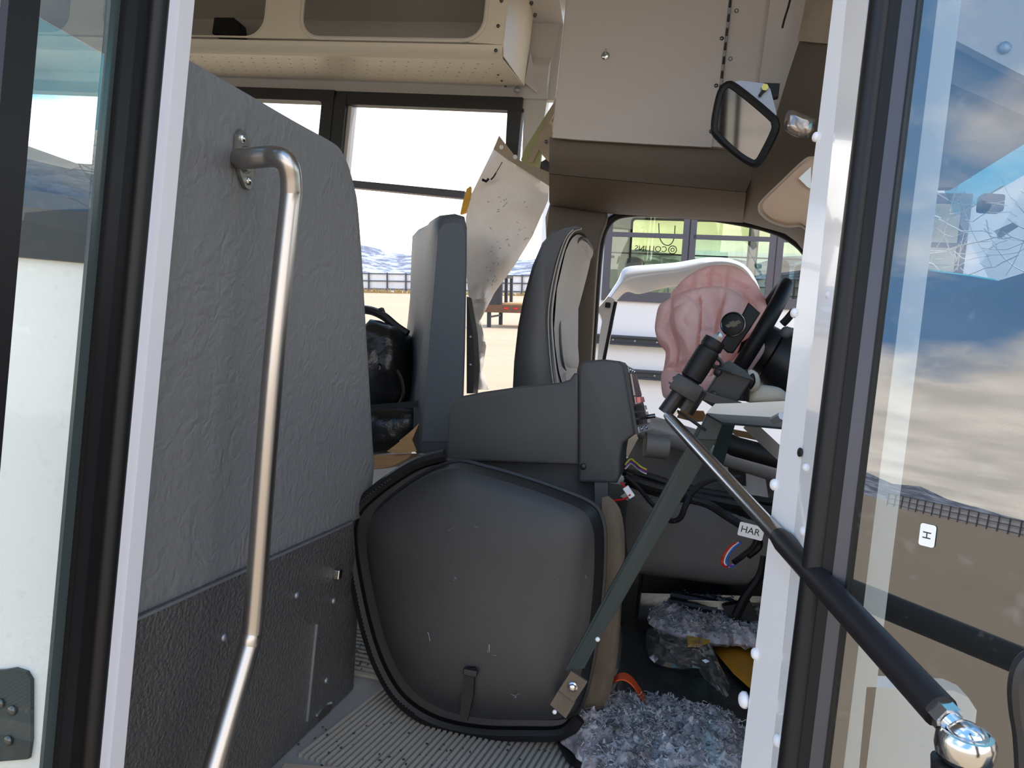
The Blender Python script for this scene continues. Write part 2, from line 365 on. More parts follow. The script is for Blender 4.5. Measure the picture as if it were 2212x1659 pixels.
l.new(tcx.outputs['Object'], nn.inputs['Vector']); rp = n.new('ShaderNodeValToRGB'); e = rp.color_ramp.elements; e[0].position = .46; e[1].position = .58; e[0].color = (*lin((.40, .41, .47)), 1); e[1].color = (*lin((.72, .73, .77)), 1)
l.new(nn.outputs['Fac'], rp.inputs[0]); l.new(rp.outputs[0], n['Principled BSDF'].inputs['Base Color'])

# ================================================================== OUTSIDE GROUND, HILLS
EYE = 1.5
G0 = CAM - UP * EYE
ER = (V((1, 0, 0)) - UP * UP.x).normalized(); EF = UP.cross(ER).normalized()     # level right, level forward
def W(r, f, h): return G0 + ER * r + EF * f + UP * h
def gxy(x, y): return PL(x, y, G0, UP)
R_ = 1400
vv = []; ff = []
rads = [0, 2, 5, 12, 30, 80, 220, 600, R_]
for r in rads:
    for k in range(48): a = 2 * math.pi * k / 48; vv.append(W(r * math.cos(a), r * math.sin(a), -.12 * (r / 80 if r < 80 else 1) * 0))
for i in range(len(rads) - 1):
    for k in range(48): ff.append((i * 48 + k, i * 48 + (k + 1) % 48, (i + 1) * 48 + (k + 1) % 48, (i + 1) * 48 + k))
g = MB().add(vv[48:], [tuple(j - 48 for j in f) for f in ff if min(f) >= 48]); g.add([W(0, 0, 0)] + vv[48:96], [(0, 1 + k, 1 + (k + 1) % 48) for k in range(48)])
struct(g.build('ground', 'sand'), 'bare sandy yard seen through the far windows', 'ground')
vv = []; ff = []; NA = 220
for k in range(NA + 1):
    a = 2 * math.pi * k / NA
    for j in range(9):
        t = j / 8; R2 = 900 + 260 * t
        h = 30 + 16 * math.sin(a) + 22 * noise.noise(V((math.cos(a) * 3, math.sin(a) * 3, 1))) + 18 * noise.noise(V((math.cos(a) * 9, math.sin(a) * 9, 4)))
        hh = max(0, h) * (t ** .75) + 9 * t * noise.noise(V((math.cos(a) * 28, math.sin(a) * 28, t * 4)))
        vv.append(W(R2 * math.cos(a), R2 * math.sin(a), -2 + hh))
for k in range(NA):
    for j in range(8): ff.append((k * 9 + j, (k + 1) * 9 + j, (k + 1) * 9 + j + 1, k * 9 + j + 1))
struct(mk('mountains', vv, ff, 'mountain', None, True), 'snow dusted hills on the horizon', 'mountains')
# ------------------------------------------------------------------ yard fences
def yard_fence(label, f0, r0, r1, sgn):
    t = thing('yard_fence', label, 'fence', W((r0 + r1) / 2, f0, 0), 'corrugated yard fences')
    b = MB(); nseg = int((r1 - r0) / .5); vv = []; ff = []
    for i in range(nseg + 1):
        r = r0 + (r1 - r0) * i / nseg; o = .05 * (i % 2)
        vv += [W(r, f0 + sgn * (.12 + o), .25), W(r, f0 + sgn * (.12 + o), 2.45)]
        if i: ff.append((2 * i - 2, 2 * i, 2 * i + 1, 2 * i - 1))
    b.add(vv, ff).build('sheeting', 'fence_sheet', t)
    for h in (.5, 1.5, 2.42): MB().bar(W(r0, f0, h), W(r1, f0, h), .10, .12, UP).build('rail', 'fence_dark', t)
    me = None; k = 0; r = r0
    while r <= r1:
        if me is None:
            p = MB().bar(W(r, f0 - sgn * .05, -.1), W(r, f0 - sgn * .05, 2.55), .16, .16, ER).build('post', 'fence_dark', t); me = p.data; first = p.location.copy(); base = r
        else:
            p = bpy.data.objects.new('post', me); p.location = first + ER * (r - base); link(p, t)
        r += 2.5
    return t
yard_fence('pale corrugated fence with dark rails behind the wrecked window', 92, -52, 32, 1)
yard_fence('pale corrugated fence mirrored in the right door glass', -84, -150, 20, -1)
b = MB()
for i in range(900):
    r = random.uniform(-50, 30); f0 = 91 + random.uniform(-2.2, .6); h = random.uniform(.2, .75); p = W(r, f0, 0); q = ER * random.uniform(.08, .25)
    b.add([p - q, p + q, p + UP * h + ER * random.uniform(-.2, .2)], [(0, 1, 2)])
tag(b.build('dry_grass', 'dry_grass'), 'strip of dry grass along the foot of the far fence', 'grass', kind='stuff')
# ------------------------------------------------------------------ gooseneck flatbed trailer
tb = gxy(1070, 704)
t = thing('flatbed_trailer', 'dark flatbed trailer with landing leg parked in the yard', 'trailer', tb)
def T(r, f, h): return tb + ER * r + EF * f + UP * h
MB().box(T(2.4, 0, .78), (5.2, 1.9, .10), Matrix((ER, EF, UP)).transposed()).build('deck', 'plywood', t)
MB().box(T(2.4, -.98, .64), (5.2, .10, .26), Matrix((ER, EF, UP)).transposed()).build('side_rail', 'trailer_rust', t)
for k in (.62, .95): MB().box(T(k, -1.04, .66), (.14, .02, .05), Matrix((ER, EF, UP)).transposed()).build('marker_light', 'red_lens', t)
b = MB(); b.prism([T(-.35, -1, .65), T(.35, -1, .65), T(.35, -1, 1.75), T(.12, -1, 1.78), T(-.1, -1, 1.15), T(-.35, -1, 1.0)], EF * .12); b.build('gooseneck', 'trailer_dark', t)
b = MB()
for k in range(3): b.bar(T(.42 + .0 * k, -1 + k * .8, .8), T(.42, -1 + k * .8, 1.75), .1, .1, ER)
b.bar(T(.42, -1, 1.7), T(.42, .7, 1.7), .08, .08, UP); b.build('headboard', 'trailer_dark', t)
for f0 in (-.9, .8):
    MB().bar(T(0, f0, 0), T(0, f0, .7), .12, .12, ER).build('landing_leg', 'trailer_dark', t)
MB().bar(T(0, -.9, .35), T(0, .8, .35), .06, .06, UP).build('leg_brace', 'trailer_dark', t)
for rr in (3.6, 4.4):
    MB().lathe(T(rr, -.75, .38), EF, [(-.12, .2), (-.12, .38), (.12, .38), (.12, .2)], 18).build('wheel', 'rubber', t, True)
    
# ================================================================== NEIGHBOUR BUS (parked alongside, level with the yard)
NBY = 6.0
NL = (ER - UP * .03).normalized(); ND = (EF + ER * .0).normalized(); ND = (ND - NL * ND.dot(NL)).normalized(); NU = NL.cross(ND)
nb0 = PY(1310, 505, NBY)
def nb(x, y): p = PL(x, y, nb0, ND) - nb0; return p.dot(NL), p.dot(NU)
def NP(s, h, dd=0): return nb0 + NL * s + NU * h + ND * dd
NM = Matrix((NL, ND, NU)).transposed()
gh = (G0 - nb0).dot(UP)                                                # ground height in its frame
wt = nb(1400, 455)[1] + .12; wb = nb(1300, 634)[1]; hb1 = nb(1310, 506)[1]; hb2 = nb(1310, 545)[1]
xs = [nb(1310, 505)[0], nb(1490, 505)[0], nb(1690, 530)[0]]; pitch = xs[1] - xs[0]
s0 = xs[0] - .16; wins = [(xs[0] + .03 + pitch * k, xs[0] + pitch * (k + 1) - .03) for k in range(4)]
t = thing('parked_bus', 'white bus parked alongside beyond the open driver door', 'bus', NP(1.2, gh, 1.0))
sE = s0 + 4.2; top = wt + .35
for dd, nm in ((0, 'side_panel'), (2.1, 'side_panel')):
    cpanel(nm, [rect(s0 - (2.2 if dd else 0) * 0 - .35, sE, gh + .35, top)] + [rrect(a, b_, wb - (.24 if dd else 0), wt, .04, 3) for a, b_ in wins], .05, lambda u, v, w_, dd=dd: NP(u, v, dd + w_), 'nb_white', t)
MB().box(NP((s0 - .35 + sE) / 2, top + .02, 1.05), (sE - s0 + .35, 2.16, .05), NM).build('roof', 'nb_white', t)
MB().box(NP((s0 - .35 + sE) / 2, wb - .75, 1.05), (sE - s0 + .35, 2.05, .05), NM).build('floor_deck', 'nb_dark', t)
for dd in (0, 2.1):
    for a, b_ in wins:
        dz = -.03 if dd == 0 else .03; wbb = wb if dd == 0 else wb - .24
        fr = cpanel('window_frame', [rect(a - .035, b_ + .035, wbb - .05, wt + .05), rrect(a + .02, b_ - .02, wbb + .03, wt - .02, .03, 3)], .03, lambda u, v, w_, dd=dd, dz=dz: NP(u, v, dd + dz + w_), 'nb_frame', t)
        if dd == 0: MB().box(NP((a + b_) / 2, hb1, dd + dz), (b_ - a, .03, .035), NM).build('sash_bar', 'nb_frame', fr)
        if dd == 0: MB().box(NP((a + b_) / 2, hb2, dd + dz + .03), (b_ - a, .02, .010), NM).build('sash_bar', 'nb_frame', fr)
        MB().box(NP((a + b_) / 2, (hb1 + wt) / 2, dd + dz), (b_ - a, .005, wt - hb1), NM).build('pane', 'glass_green', fr)
        MB().box(NP((a + b_) / 2, (hb1 + wbb) / 2, dd + dz), (b_ - a, .005, hb1 - wbb), NM).build('pane', 'glass_green' if a < xs[0] + .1 else 'glass_lower', fr)
for yy in (735, 806):
    h = nb(1365, yy)[1]
    rl = MB().box(NP((s0 + sE) / 2, h, -.05), (sE - s0 + .3, .05, .075), NM, .006).box(NP((s0 + sE) / 2, h + .028, -.06), (sE - s0 + .3, .06, .014), NM).box(NP((s0 + sE) / 2, h - .028, -.06), (sE - s0 + .3, .06, .014), NM).build('rub_rail', 'nb_dark', t)
    for k in range(10): dome('rail_screw', NP(s0 + .1 + k * .17, h, -.076), -ND, .009, .005, 'galvanised', rl)
for px, py in ((1640, 620), (1710, 625)):                              # seat backs inside
    s_, h_ = nb(px, py); 
    MB().box(NP(s_ + .2, h_ - .15, .75), (.12, .7, .75), NM, .05).build('seat_back', 'nb_seat', t, True)
MB().box(NP(xs[0] + .16, (hb1 + wb) / 2 - .2, 1.2), (.16, .5, .6), NM, .06).build('seat_back', 'nb_seat', t, True)
for rr in (s0 + .9, s0 + 3.4): MB().lathe(NP(rr, gh + .38, .02), ND, [(-.06, .16), (-.06, .3), (-.03, .38), (.2, .38)], 20).build('wheel', 'rubber', t, True)
# mirrored maker's lettering on its far pane
ls, lh = nb(1400, 546)
def lt(u, v, w_): 
    p = PL(1406, 538, nb0 + ND * .02, ND); return p - NL * u + NU * v + ND * w_
text('lettering', 'COLLINS', lt, .062, 'ink', t, .004)
def lg(a, r): return lt(-.245 + .0 + r * math.cos(a) , r * math.sin(a), 0)
b = MB(); b.tube([lt(-.165 + .030 * math.cos(k * math.pi / 10), .03 * math.sin(k * math.pi / 10), 0) for k in range(20)], .004, 4, True); b.tube([lt(-.165 + .013 * math.cos(k * math.pi / 6), .013 * math.sin(k * math.pi / 6), 0) for k in range(12)], .004, 4, True)
b.build('round_emblem', 'ink', t)
wire = [nb(1422, 480), nb(1424, 510), nb(1432, 525), nb(1445, 528), nb(1455, 515), nb(1458, 485)]
MB().tube(crom([NP(s_, h_, .1) for s_, h_ in wire], 5), .004, 5).build('hanging_wire', 'ink', t)

# ================================================================== BUS SHELL
FY = 2.85                                                               # driver's side wall
# ---- floor: smooth base, ribbed rubber matting proud of it
struct(MB().bx(-4.2, .95, 1.12, FY, -.06, 0).build('floor', 'floor_grey'), 'grey smooth vinyl bus floor', 'floor')
fl = bpy.data.objects['floor']
ra, rb = PZ(724, 1600, 0), PZ(858, 1490, 0)
rd = (rb - ra).normalized(); rn = V((-rd.y, rd.x, 0))
ribs = []
def in_mat(p): return True
a0 = PZ(660, 1640, 0)
b = MB(); bm2 = MB()
for k in range(-52, 2):
    o = a0 - rn * (-k * .0115) if False else a0 + rn * (k * .0115)
    st = o - rd * .35; en = o + rd * (1.0)
    # trim each rib to the floor and keep clear of the barrier's foot
    pts = []
    for i in range(28):
        q = st + (en - st) * (i / 27)
        if -.56 < q.x < .30 and 1.13 < q.y < 1.9 and not (q.x < -.50 and q.y < 1.2): pts.append(q)
    if len(pts) > 2: b.bar(pts[0] + V((0, 0, .003)), pts[-1] + V((0, 0, .003)), .0062, .006, (0, 0, 1))
o_ = b.build('rib', 'rib_rubber', fl); o_['kind'] = 'stuff'
b = MB()
for k in range(12):
    x0 = -1.0 + k * .0; y0 = 1.55 + k * .022
    b.bx(-1.3, -.50, y0, y0 + .012, 0, .006)
o_ = b.build('aisle_rib', 'rib_rubber', fl); o_['kind'] = 'stuff'
struct(MB().bx(-.60, .2, .80, 1.12, -.34, -.30).bx(-.60, .2, 1.10, 1.12, -.34, -.03).build('entry_step', 'dark_mat'), 'dark entry step below the bus floor', 'step')
b = MB()
for k in range(8): b.bx(-.58, .15, .84 + k * .034, .852 + k * .034, -.30, -.294)
o_ = b.build('tread_rib', 'rib_rubber', bpy.data.objects['entry_step']); o_['kind'] = 'stuff'
# ---- ceiling and end wall
struct(MB().bx(-4.25, .55, .70, FY + .05, 2.06, 2.10).build('ceiling', 'white_panel'), 'white panelled bus ceiling', 'ceiling')
struct(MB().prism([V((.55, .75, 2.06)), V((.55, .75, 2.10)), V((.74, .75, 1.56)), V((.70, .75, 1.52))], (0, 2.05, 0)).build('trim_8', 'white_panel'), 'sloping white roof front above the windscreen', 'trim')
struct(cpanel('wall_back', [rect(.72, FY, -.06, 2.06), rrect(1.3, 2.3, .9, 1.6, .08)], .04, lambda u, v, w_: V((-4.2 + w_, u, v)), 'white_panel'), 'white rear wall of the bus with back window', 'wall')
# ---- driver's side wall with windows
zt = PY(1000, 222, FY).z; zt = 1.675
wx = [(-.725, -1.375), (-1.475, -2.15), (-2.25, -2.92), (-3.02, -3.7)]
wz0 = .70; wz1 = PY(950, 238, FY).z
def FW(u, v, w_): return V((u, FY + w_, v))
hdr = 1.69
outer = [(-4.2, 0), (-.98, 0), (-.96, .45), (-1.02, .62), (-.93, .70), (-.66, .72), (-.60, 1.1), (-.60, 2.06), (-4.2, 2.06)]
holes = [[(b_ , wz0 + .02), (a , wz0 + .02 if i else .72), (a, wz1 + .03), (b_, wz1 + .03)] for i, (a, b_) in enumerate(wx)]
outer = [(-4.2, -.05), (-.95, -.05), (-.97, .3), (-.93, .5), (-1.0, .66), (-1.36, .70), (-1.36, wz1 + .04), (-.665, wz1 + .01), (-.64, 1.3), (-.60, 1.34), (-.56, 2.06), (-4.2, 2.06)]
struct(cpanel('wall_left', [outer] + holes[1:], .05, FW, 'white_panel'), 'white driver side wall torn open below the window', 'wall')
wl = bpy.data.objects['wall_left']
for i, (a, b_) in enumerate(wx):
    wn = thing('window_%d' % (i + 1), ['black framed side window above the torn opening', 'black framed side window half hidden by the grey barrier', 'black framed side window over the middle bus seats', 'black framed side window over the rear bus seats'][i], 'window', ((a + b_) / 2, FY, wz0), kind='structure')
    zb = wz0 if i else .72
    if i == 0:   # bottom rail ripped away: only top rail, two stiles
        MB().bx(a + .055, b_ - .05, FY - .045, FY - .01, wz1 - .005, wz1 + .045).build('top_rail', 'window_black', wn)
        MB().bx(b_ - .052, b_ + .0, FY - .05, FY + .03, zb, wz1 + .02).build('stile', 'window_black', wn)
        MB().prism([V((a, FY - .045, wz1 + .03)), V((a + .055, FY - .045, wz1 + .03)), V((a + .06, FY - .03, 1.28)), V((a + .02, FY - .03, 1.26))], (0, .05, 0)).build('stile', 'window_black', wn)
    else:
        cpanel('window_frame', [rect(b_ - .05, a + .05, zb - .03, wz1 + .045), rrect(b_, a, zb + .03, wz1, .012, 2)], .05, lambda u, v, w_: V((u, FY - .03 + w_, v)), 'window_black', wn)
    zs = PY(775, 401, FY).z; ze = PY(1005, 425, FY).z; xs0, xs1 = (b_, a)
    if i == 0:
        MB().bar((b_, FY - .02, zs), (-.86, FY - .02, ze), .028, .03, (0, 1, 0)).build('sash_bar', 'grey_anod', wn)
        MB().bx(b_, a, FY - .003, FY + .003, zs, wz1).build('pane', 'glass_clear', wn)
    else:
        MB().bx(b_, a, FY - .035, FY - .005, zs - .014, zs + .014).build('sash_bar', 'grey_anod', wn)
        MB().bx(b_, a, FY - .003, FY + .003, zb, wz1).build('pane', 'glass_clear', wn)
# header band under the rack
hd = MB()
hd.prism([V((-4.2, FY - .03, wz1 + .045)), V((-4.2, FY - .055, wz1 + .10)), V((-4.2, FY - .055, wz1 + .16)), V((-4.2, FY - .03, wz1 + .2)), V((-4.2, FY, wz1 + .2)), V((-4.2, FY, wz1 + .07))], (3.62, 0, 0))
struct(hd.build('trim_1', 'white_panel'), 'white metal strip above the side windows', 'trim')

# ---- near side wall behind the entry door (white outside skin with a window)
NY = .735
nw = [(-.625, -1.25), (-1.40, -2.05), (-2.2, -2.85), (-3.0, -3.65)]
struct(cpanel('wall_right', [rect(-4.2, -.592, -.45, 2.06)] + [rect(b_, a, .80, 1.60) for a, b_ in nw], .03, lambda u, v, w_: V((u, NY + w_, v)), 'white_body'), 'white door side wall seen through the left door glass', 'wall')
for i, (a, b_) in enumerate(nw):
    wn = thing('window_%d' % (i + 5), ['side window showing through the left door glass', 'second door side window behind the barrier', 'third door side window of the bus', 'rearmost door side window of the bus'][i], 'window', ((a + b_) / 2, NY, .8), kind='structure')
    cpanel('window_frame', [rect(b_ - .02, a + .02, .775, 1.625), rect(b_ + .03, a - .012, .83, 1.57)], .045, lambda u, v, w_: V((u, NY + w_, v)), 'window_black', wn)
    MB().bx(b_, a, NY - .002, NY + .002, .81, 1.59).build('pane', 'glass_clear', wn)
# ---- luggage rack
RY = 2.43
z_c = PY(700, 112, RY).z; z_t = 2.055; xR = PY(1083, 120, RY).x
t = thing('luggage_rack', 'cream overhead luggage rack with oval cut-outs and perforated base', 'rack', ((xR - 3) / 2, 2.6, z_c))
def ov(x0, x1, y0, y1): return x0, x1, y0, y1
p0 = PY(650, 45, RY); p1 = PY(1050, 55, RY); zb_ = PY(850, 88, RY).z; ow = p1.x - p0.x
gap = PY(650, 45, RY).x - PY(575, 40, RY).x
holes = []; k0 = p0.x
for k in range(4):
    xa = p0.x - k * (ow + gap); holes.append((xa, xa + ow))
cpanel('front_panel', [rect(-3.6, xR, z_c + .035, z_t)] + [rrect(a, b_, zb_, zb_ + .23, .075, 6) for a, b_ in holes], .004, lambda u, v, w_: V((u, RY + w_, v)), 'rack', t)
for i, (a, b_) in enumerate(holes):
    MB().tube([V((u, RY - .002, v)) for u, v in rrect(a + .003, b_ - .003, zb_ + .003, zb_ + .227, .072, 6)], .0075 if i == 0 else .003, 6, True).build('edge_trim', 'rack_rim' if i == 0 else 'rack', t, True)
cv = []                                                              # rolled lower edge
for k in range(7):
    an = math.pi / 2 * k / 6; cv.append((RY + .035 - .035 * math.cos(an), z_c + .035 - .035 * math.sin(an)))
vv = []; ff = []
for y, z in cv: vv += [(-3.6, y, z), (xR, y, z)]
for k in range(6): ff.append((2 * k, 2 * k + 1, 2 * k + 3, 2 * k + 2))
mk('rolled_edge', vv, ff, 'rack', t, True)
zr = PY(700, 172, 2.78).z; yr = 2.78
ph = [circ(xR - .05 - i * .05 - (.025 if j % 2 else 0), .045 + j * .055, .0045, 6) for i in range(34) for j in range(5)]
def RB(u, v, w_): f = v / (yr - RY - .035); return V((u, RY + .035 + v, z_c + (zr - z_c) * f + w_))
cpanel('perforated_base', [rect(-3.6, xR, 0, yr - RY - .035)] + ph, .002, RB, 'rack', t)
# end cap
pe = [PY(1083, -60, RY), PY(1100, -60, RY + .3)]
ec = [V((xR, RY, z_t)), V((xR, RY, z_c + .03)), V((xR, RY + .02, z_c + .005)), V((xR, yr, zr)), V((xR, yr + .02, zr + .05)), V((xR, yr + .02, z_t))]
MB().prism(ec, (.004, 0, 0)).build('end_cap', 'rack', t)
for x, y in ((1083, 2), (1076, 56), (1071, 109)): dome('rack_screw', PY(x, y, RY - .003), (0, -1, 0), .006, .004, 'dark_steel', t)
for x, y in ((1076, 161), (1084, 174), (1092, 186)): dome('rack_screw', PL(x, y, (0, RY, z_c - .002), (0, (z_c - zr), yr - RY)), (0, 0, -1), .005, .004, 'dark_steel', t)
MB().prism([V((xR + .004, 2.78, zr + .01)), V((xR + .05, 2.79, zr - .02)), V((xR + .05, 2.80, zr + .0)), V((xR + .01, 2.79, zr + .13))], (0, .008, 0)).build('wall_bracket', 'white_panel', t)
dome('bracket_bolt', PY(1117, 194, 2.78), (0, -1, 0), .012, .008, 'galvanised', t)
# inside the rack: a small dark box and a paper label
b = MB(); pb = [PY(x, y, 2.70) for x, y in ((458, 72), (463, 38), (505, 38), (516, 48), (519, 74))]
tag(b.prism(pb, (0, .05, 0)).build('black_box', 'ink'), 'small black box lying inside the overhead rack', 'box')
mkp = [PY(x, y, 2.79) for x, y in ((373, 69), (375, 57), (399, 59), (400, 70))]
tag(MB().prism(mkp, (0, .004, 0)).build('paper_label', 'tan_edge'), 'small beige label inside the overhead rack', 'label')
# shelf back panel inside rack, ceiling corner panel
struct(MB().prism([V((-3.6, FY - .02, 1.7)), V((-3.6, FY - .02, 1.98)), V((-3.6, 2.55, 2.05)), V((-3.6, 2.55, 2.06)), V((-3.6, FY + .01, 2.06)), V((-3.6, FY + .01, 1.7))], (3.05, 0, 0)).build('trim_2', 'white_panel'), 'white coved panel joining side wall and ceiling', 'trim')
q = bpy.data.objects['trim_2']
for x, y in ((1148, 7), (1156, 33)): dome('cove_screw', PY(x, y, 2.66), (0, -.7, -.7), .008, .006, 'dark_steel', q)

# ================================================================== DOOR SURROUND AND LEAVES (foreground)
def vert(name, pts2, m, parent, z0=-.55, z1=1.75, smooth=False):
    """upright extrusion of a plan outline"""
    return MB().prism([V((p[0], p[1], z0)) for p in pts2], (0, 0, z1 - z0)).build(name, m, parent, smooth)
# rear door post: narrow white flange
jl, jr = PY(271, 830, .712), PY(313, 830, .712)
struct(vert('trim_3', [(jl.x, .712), (jr.x, .712), (jr.x, .735), (jl.x - .01, .735)], 'white_jamb', None), 'narrow white door post beside the left leaf', 'trim')
# front door post: broad white return with plastic rivet caps
pl0, pl1 = PY(1800, 0, .83), PY(1600, 1659, .83); pr0, pr1 = PY(1872, 0, .745), PY(1694, 1659, .745)
lx = (pl0.x + pl1.x) / 2; rx = (pr0.x + pr1.x) / 2
post = struct(MB().prism([V((pl0.x + (pl0.x - pl1.x) * .5, .83, 1.75)), V((pr0.x + (pr0.x - pr1.x) * .5, .745, 1.75)), V((pr1.x + (pr1.x - pr0.x) * .7, .745, -.55)), V((pl1.x + (pl1.x - pl0.x) * .7, .83, -.55))], (.03, .035, 0)).build('trim_4', 'white_body'), 'broad white door post with domed rivet caps', 'trim')
pn = (pl1 - pr1).cross(V((0, 0, 1))).normalized()
if pn.y > 0: pn = -pn
pc = (pl0 + pr1) / 2
def onpost(x, y): return PL(x, y, pc, pn)
for x, y, r in ((1853, 138, .0052), (1763, 296, .0052), (1793, 636, .0052), (1716, 676, .0052), (1673, 1047, .0062), (1737, 1148, .0052), (1632, 1412, .0062), (1609, 1512, .009), (1680, 1600, .0062), (1740, 1010, .004)):
    dome('rivet_cap', onpost(x, y), pn, r, r * .7, 'white_plastic', post)
dome('hole_disc', onpost(1727, 977), pn, .0045, .001, 'ink', post)  # black disc gives an open hole its darkness
# ---- left leaf, folded out at a right angle
H = PY(278, 830, .700); lX = H.x
def onleft(px): return PX(px, 830, lX).y
t = thing('door_1', 'black framed glazed door leaf folded out at the left', 'door', (lX, .62, -.5), kind='structure')
def lbar(name, pa, pb, m, d0=0, d1=.004, rounded=False): 
    a, b_ = onleft(pa), onleft(pb); return vert(name, [(lX + d0, a), (lX + d0, b_), (lX - d1, b_), (lX - d1, a)], m, t)
MB().tube([V((lX + .002, onleft(262), z)) for z in (-.55, 1.75)], .011, 12).build('bulb_seal', 'seal', t, True)
lbar('rubber_seal', 250, 218, 'rubber', .002)
lbar('frame_stile', 218, 192, 'black_anod', .004)
lbar('glazing_bead', 191, 187, 'rubber', .005)
lbar('glass_border', 188, 166, 'glass_edge', .0, .004)
lbar('pane', 188, 8, 'glass_leaf_left', -.001, .005)
lbar('frame_stile', 8, -60, 'black_anod', .004)
# ---- right leaf, swung out towards the front
H2 = PY(1782, 830, .735); ang = math.radians(38); dv2 = V((math.cos(ang), -math.sin(ang), 0)); n2 = V((-math.sin(ang), -math.cos(ang), 0))
def onright(px, py=830): return PL(px, py, H2, n2)
t = thing('door_2', 'black framed glazed door leaf swung out at the right', 'door', (H2.x + .1, H2.y - .08, -.5), kind='structure')
def rbar(name, pa, pb, m, d0=0, d1=.03):
    a, b_ = onright(pa), onright(pb); return vert(name, [(a + n2 * d0)[:2], (b_ + n2 * d0)[:2], (b_ - n2 * d1)[:2], (a - n2 * d1)[:2]], m, t)
q = onright(1803); MB().tube([V((q.x, q.y, z)) - n2 * .004 for z in (-.55, 1.75)], .0115, 14).build('bulb_seal', 'seal', t, True)
rbar('rubber_seal', 1815, 1856, 'rubber', .002)
rbar('frame_stile', 1854, 1885, 'grey_anod', .005)
rbar('glazing_bead', 1885, 1890, 'rubber', .006)
gl_ = rbar('pane', 1890, 2900, 'glass_leaf_right', .001, .003)
e_ = onright(2900); vert('frame_stile', [(e_ + n2 * .005)[:2], (e_ + dv2 * .03 + n2 * .005)[:2], (e_ + dv2 * .03 - n2 * .03)[:2], (e_ - n2 * .03)[:2]], 'grey_anod', t)
# sideways sticker on the pane
sp_ = onright(2006, 1156) + n2 * .0022
def SK(u, v, w_): return sp_ + dv2 * u + V((0, 0, v)) + n2 * w_
st = MB().prism([SK(u, v, 0) for u, v in rrect(-.006, .006, -.009, .009, .002, 3)], n2 * .0004).build('sticker', 'paper', t)
text('sticker_letter', 'H', lambda u, v, w_: SK(-v, u, w_ + .0005) , .009, 'ink', st, .0001)
# white edge of the body corner; dark strip added to darken the glass edge
struct(MB().bx(PY(1921, 830, .80).x, PY(1974, 830, .80).x, .80, .84, -.5, 1.75).build('trim_5', 'white_body'), 'white body corner strip behind the right door glass', 'trim')
struct(MB().bx(PY(1880, 830, .80).x, PY(1920, 830, .80).x, .805, .82, -.5, 1.75).build('trim_6', 'rubber'), 'added dark strip behind the edge of the right door glass', 'trim')
# ---- operating rod to the right leaf
ra_, rb_ = PY(1441, 897, 1.15), PY(2032, 1537, .565)
t = thing('door_rod', 'black and chrome door operating rod running to the right leaf', 'rod', (ra_ + rb_) / 2)
k1 = ra_.lerp(rb_, .62)
MB().tube([ra_, ra_.lerp(rb_, .03), ra_.lerp(rb_, .45), k1], [.0055, .0078, .0085, .0088], 14).build('chrome_section', 'rod_steel', t, True)
MB().tube([k1 - (rb_ - ra_) * .02, k1, rb_], [.0092, .0112, .0122], 16).build('black_sleeve', 'black_anod', t, True)
ax = (rb_ - ra_).normalized()
MB().tube([rb_ - ax * .002, rb_ + ax * .010], .0105, 6).build('hex_nut', 'bright_steel', t)
bj = PY(2086, 1592, .548)
MB().tube([rb_ + ax * .008, bj], [.0075, .0065], 12).build('threaded_stud', 'bright_steel', t, True)
MB().lathe(bj - V((0, 0, .012)), (0, -.12, 1), [(-.006, .012), (-.002, .0165), (.004, .0180), (.012, .0178), (.016, .0155), (.0165, .0125), (.012, .0120)], 24).build('ball_socket', 'bright_steel', t, True)
MB().sphere(bj + V((0, 0, .001)), .0118, 18, 12, (1, 1, .8)).build('ball', 'bright_steel', t, True)
t2 = MB().lathe(bj - V((0, 0, .026)), (0, 0, 1), [(-.02, .016), (0, .0175), (.008, .0185)], 20)
t2.prism([bj + V((-.012, -.012, -.034)), bj + V((.09, -.06, -.034)), bj + V((.12, -.03, -.034)), bj + V((.012, .016, -.034))], (0, 0, .008))
tag(t2.build('rod_bracket', 'black_plastic', None, True), 'black bracket carrying the ball joint on the right leaf', 'bracket')
pw = [PY(x, y, .80) for x, y in ((1872, 1484), (1960, 1487), (2060, 1492), (2092, 1507), (2110, 1535), (2107, 1562), (2090, 1580), (2062, 1590), (2040, 1720), (1850, 1720))]
tag(MB().prism(pw, (.0, .03, 0)).build('white_bracket', 'white_body'), 'white rounded bracket low behind the right door glass', 'bracket')
ph_ = [PY(x, y, .50) for x, y in ((2212, 1730), (2206, 1600), (2196, 1530), (2194, 1480), (2204, 1440), (2225, 1420), (2245, 1440), (2250, 1480))]
tag(MB().tube(crom(ph_, 5), .0045, 8).build('black_hook', 'black_plastic', None, True), 'black hooked handle at the right edge of the door glass', 'handle')
# hinge block on the outside wall, seen through the left leaf
hb = [PY(x, y, .715) for x, y in ((-60, 1452), (5, 1448), (30, 1444), (55, 1452), (66, 1470), (66, 1600), (60, 1640), (-60, 1650))]
t = thing('door_bumper', 'dark rubber bumper block on the wall behind the left glass', 'bumper', PY(30, 1640, .715))
MB().prism(hb, (0, .008, 0)).build('block', 'strut_paint', t)
for x, y in ((26, 1535), (18, 1600), (0, 1520)): dome('bumper_bolt', PY(x, y, .714), (0, -1, 0), .006, .003, 'dark_steel', t)

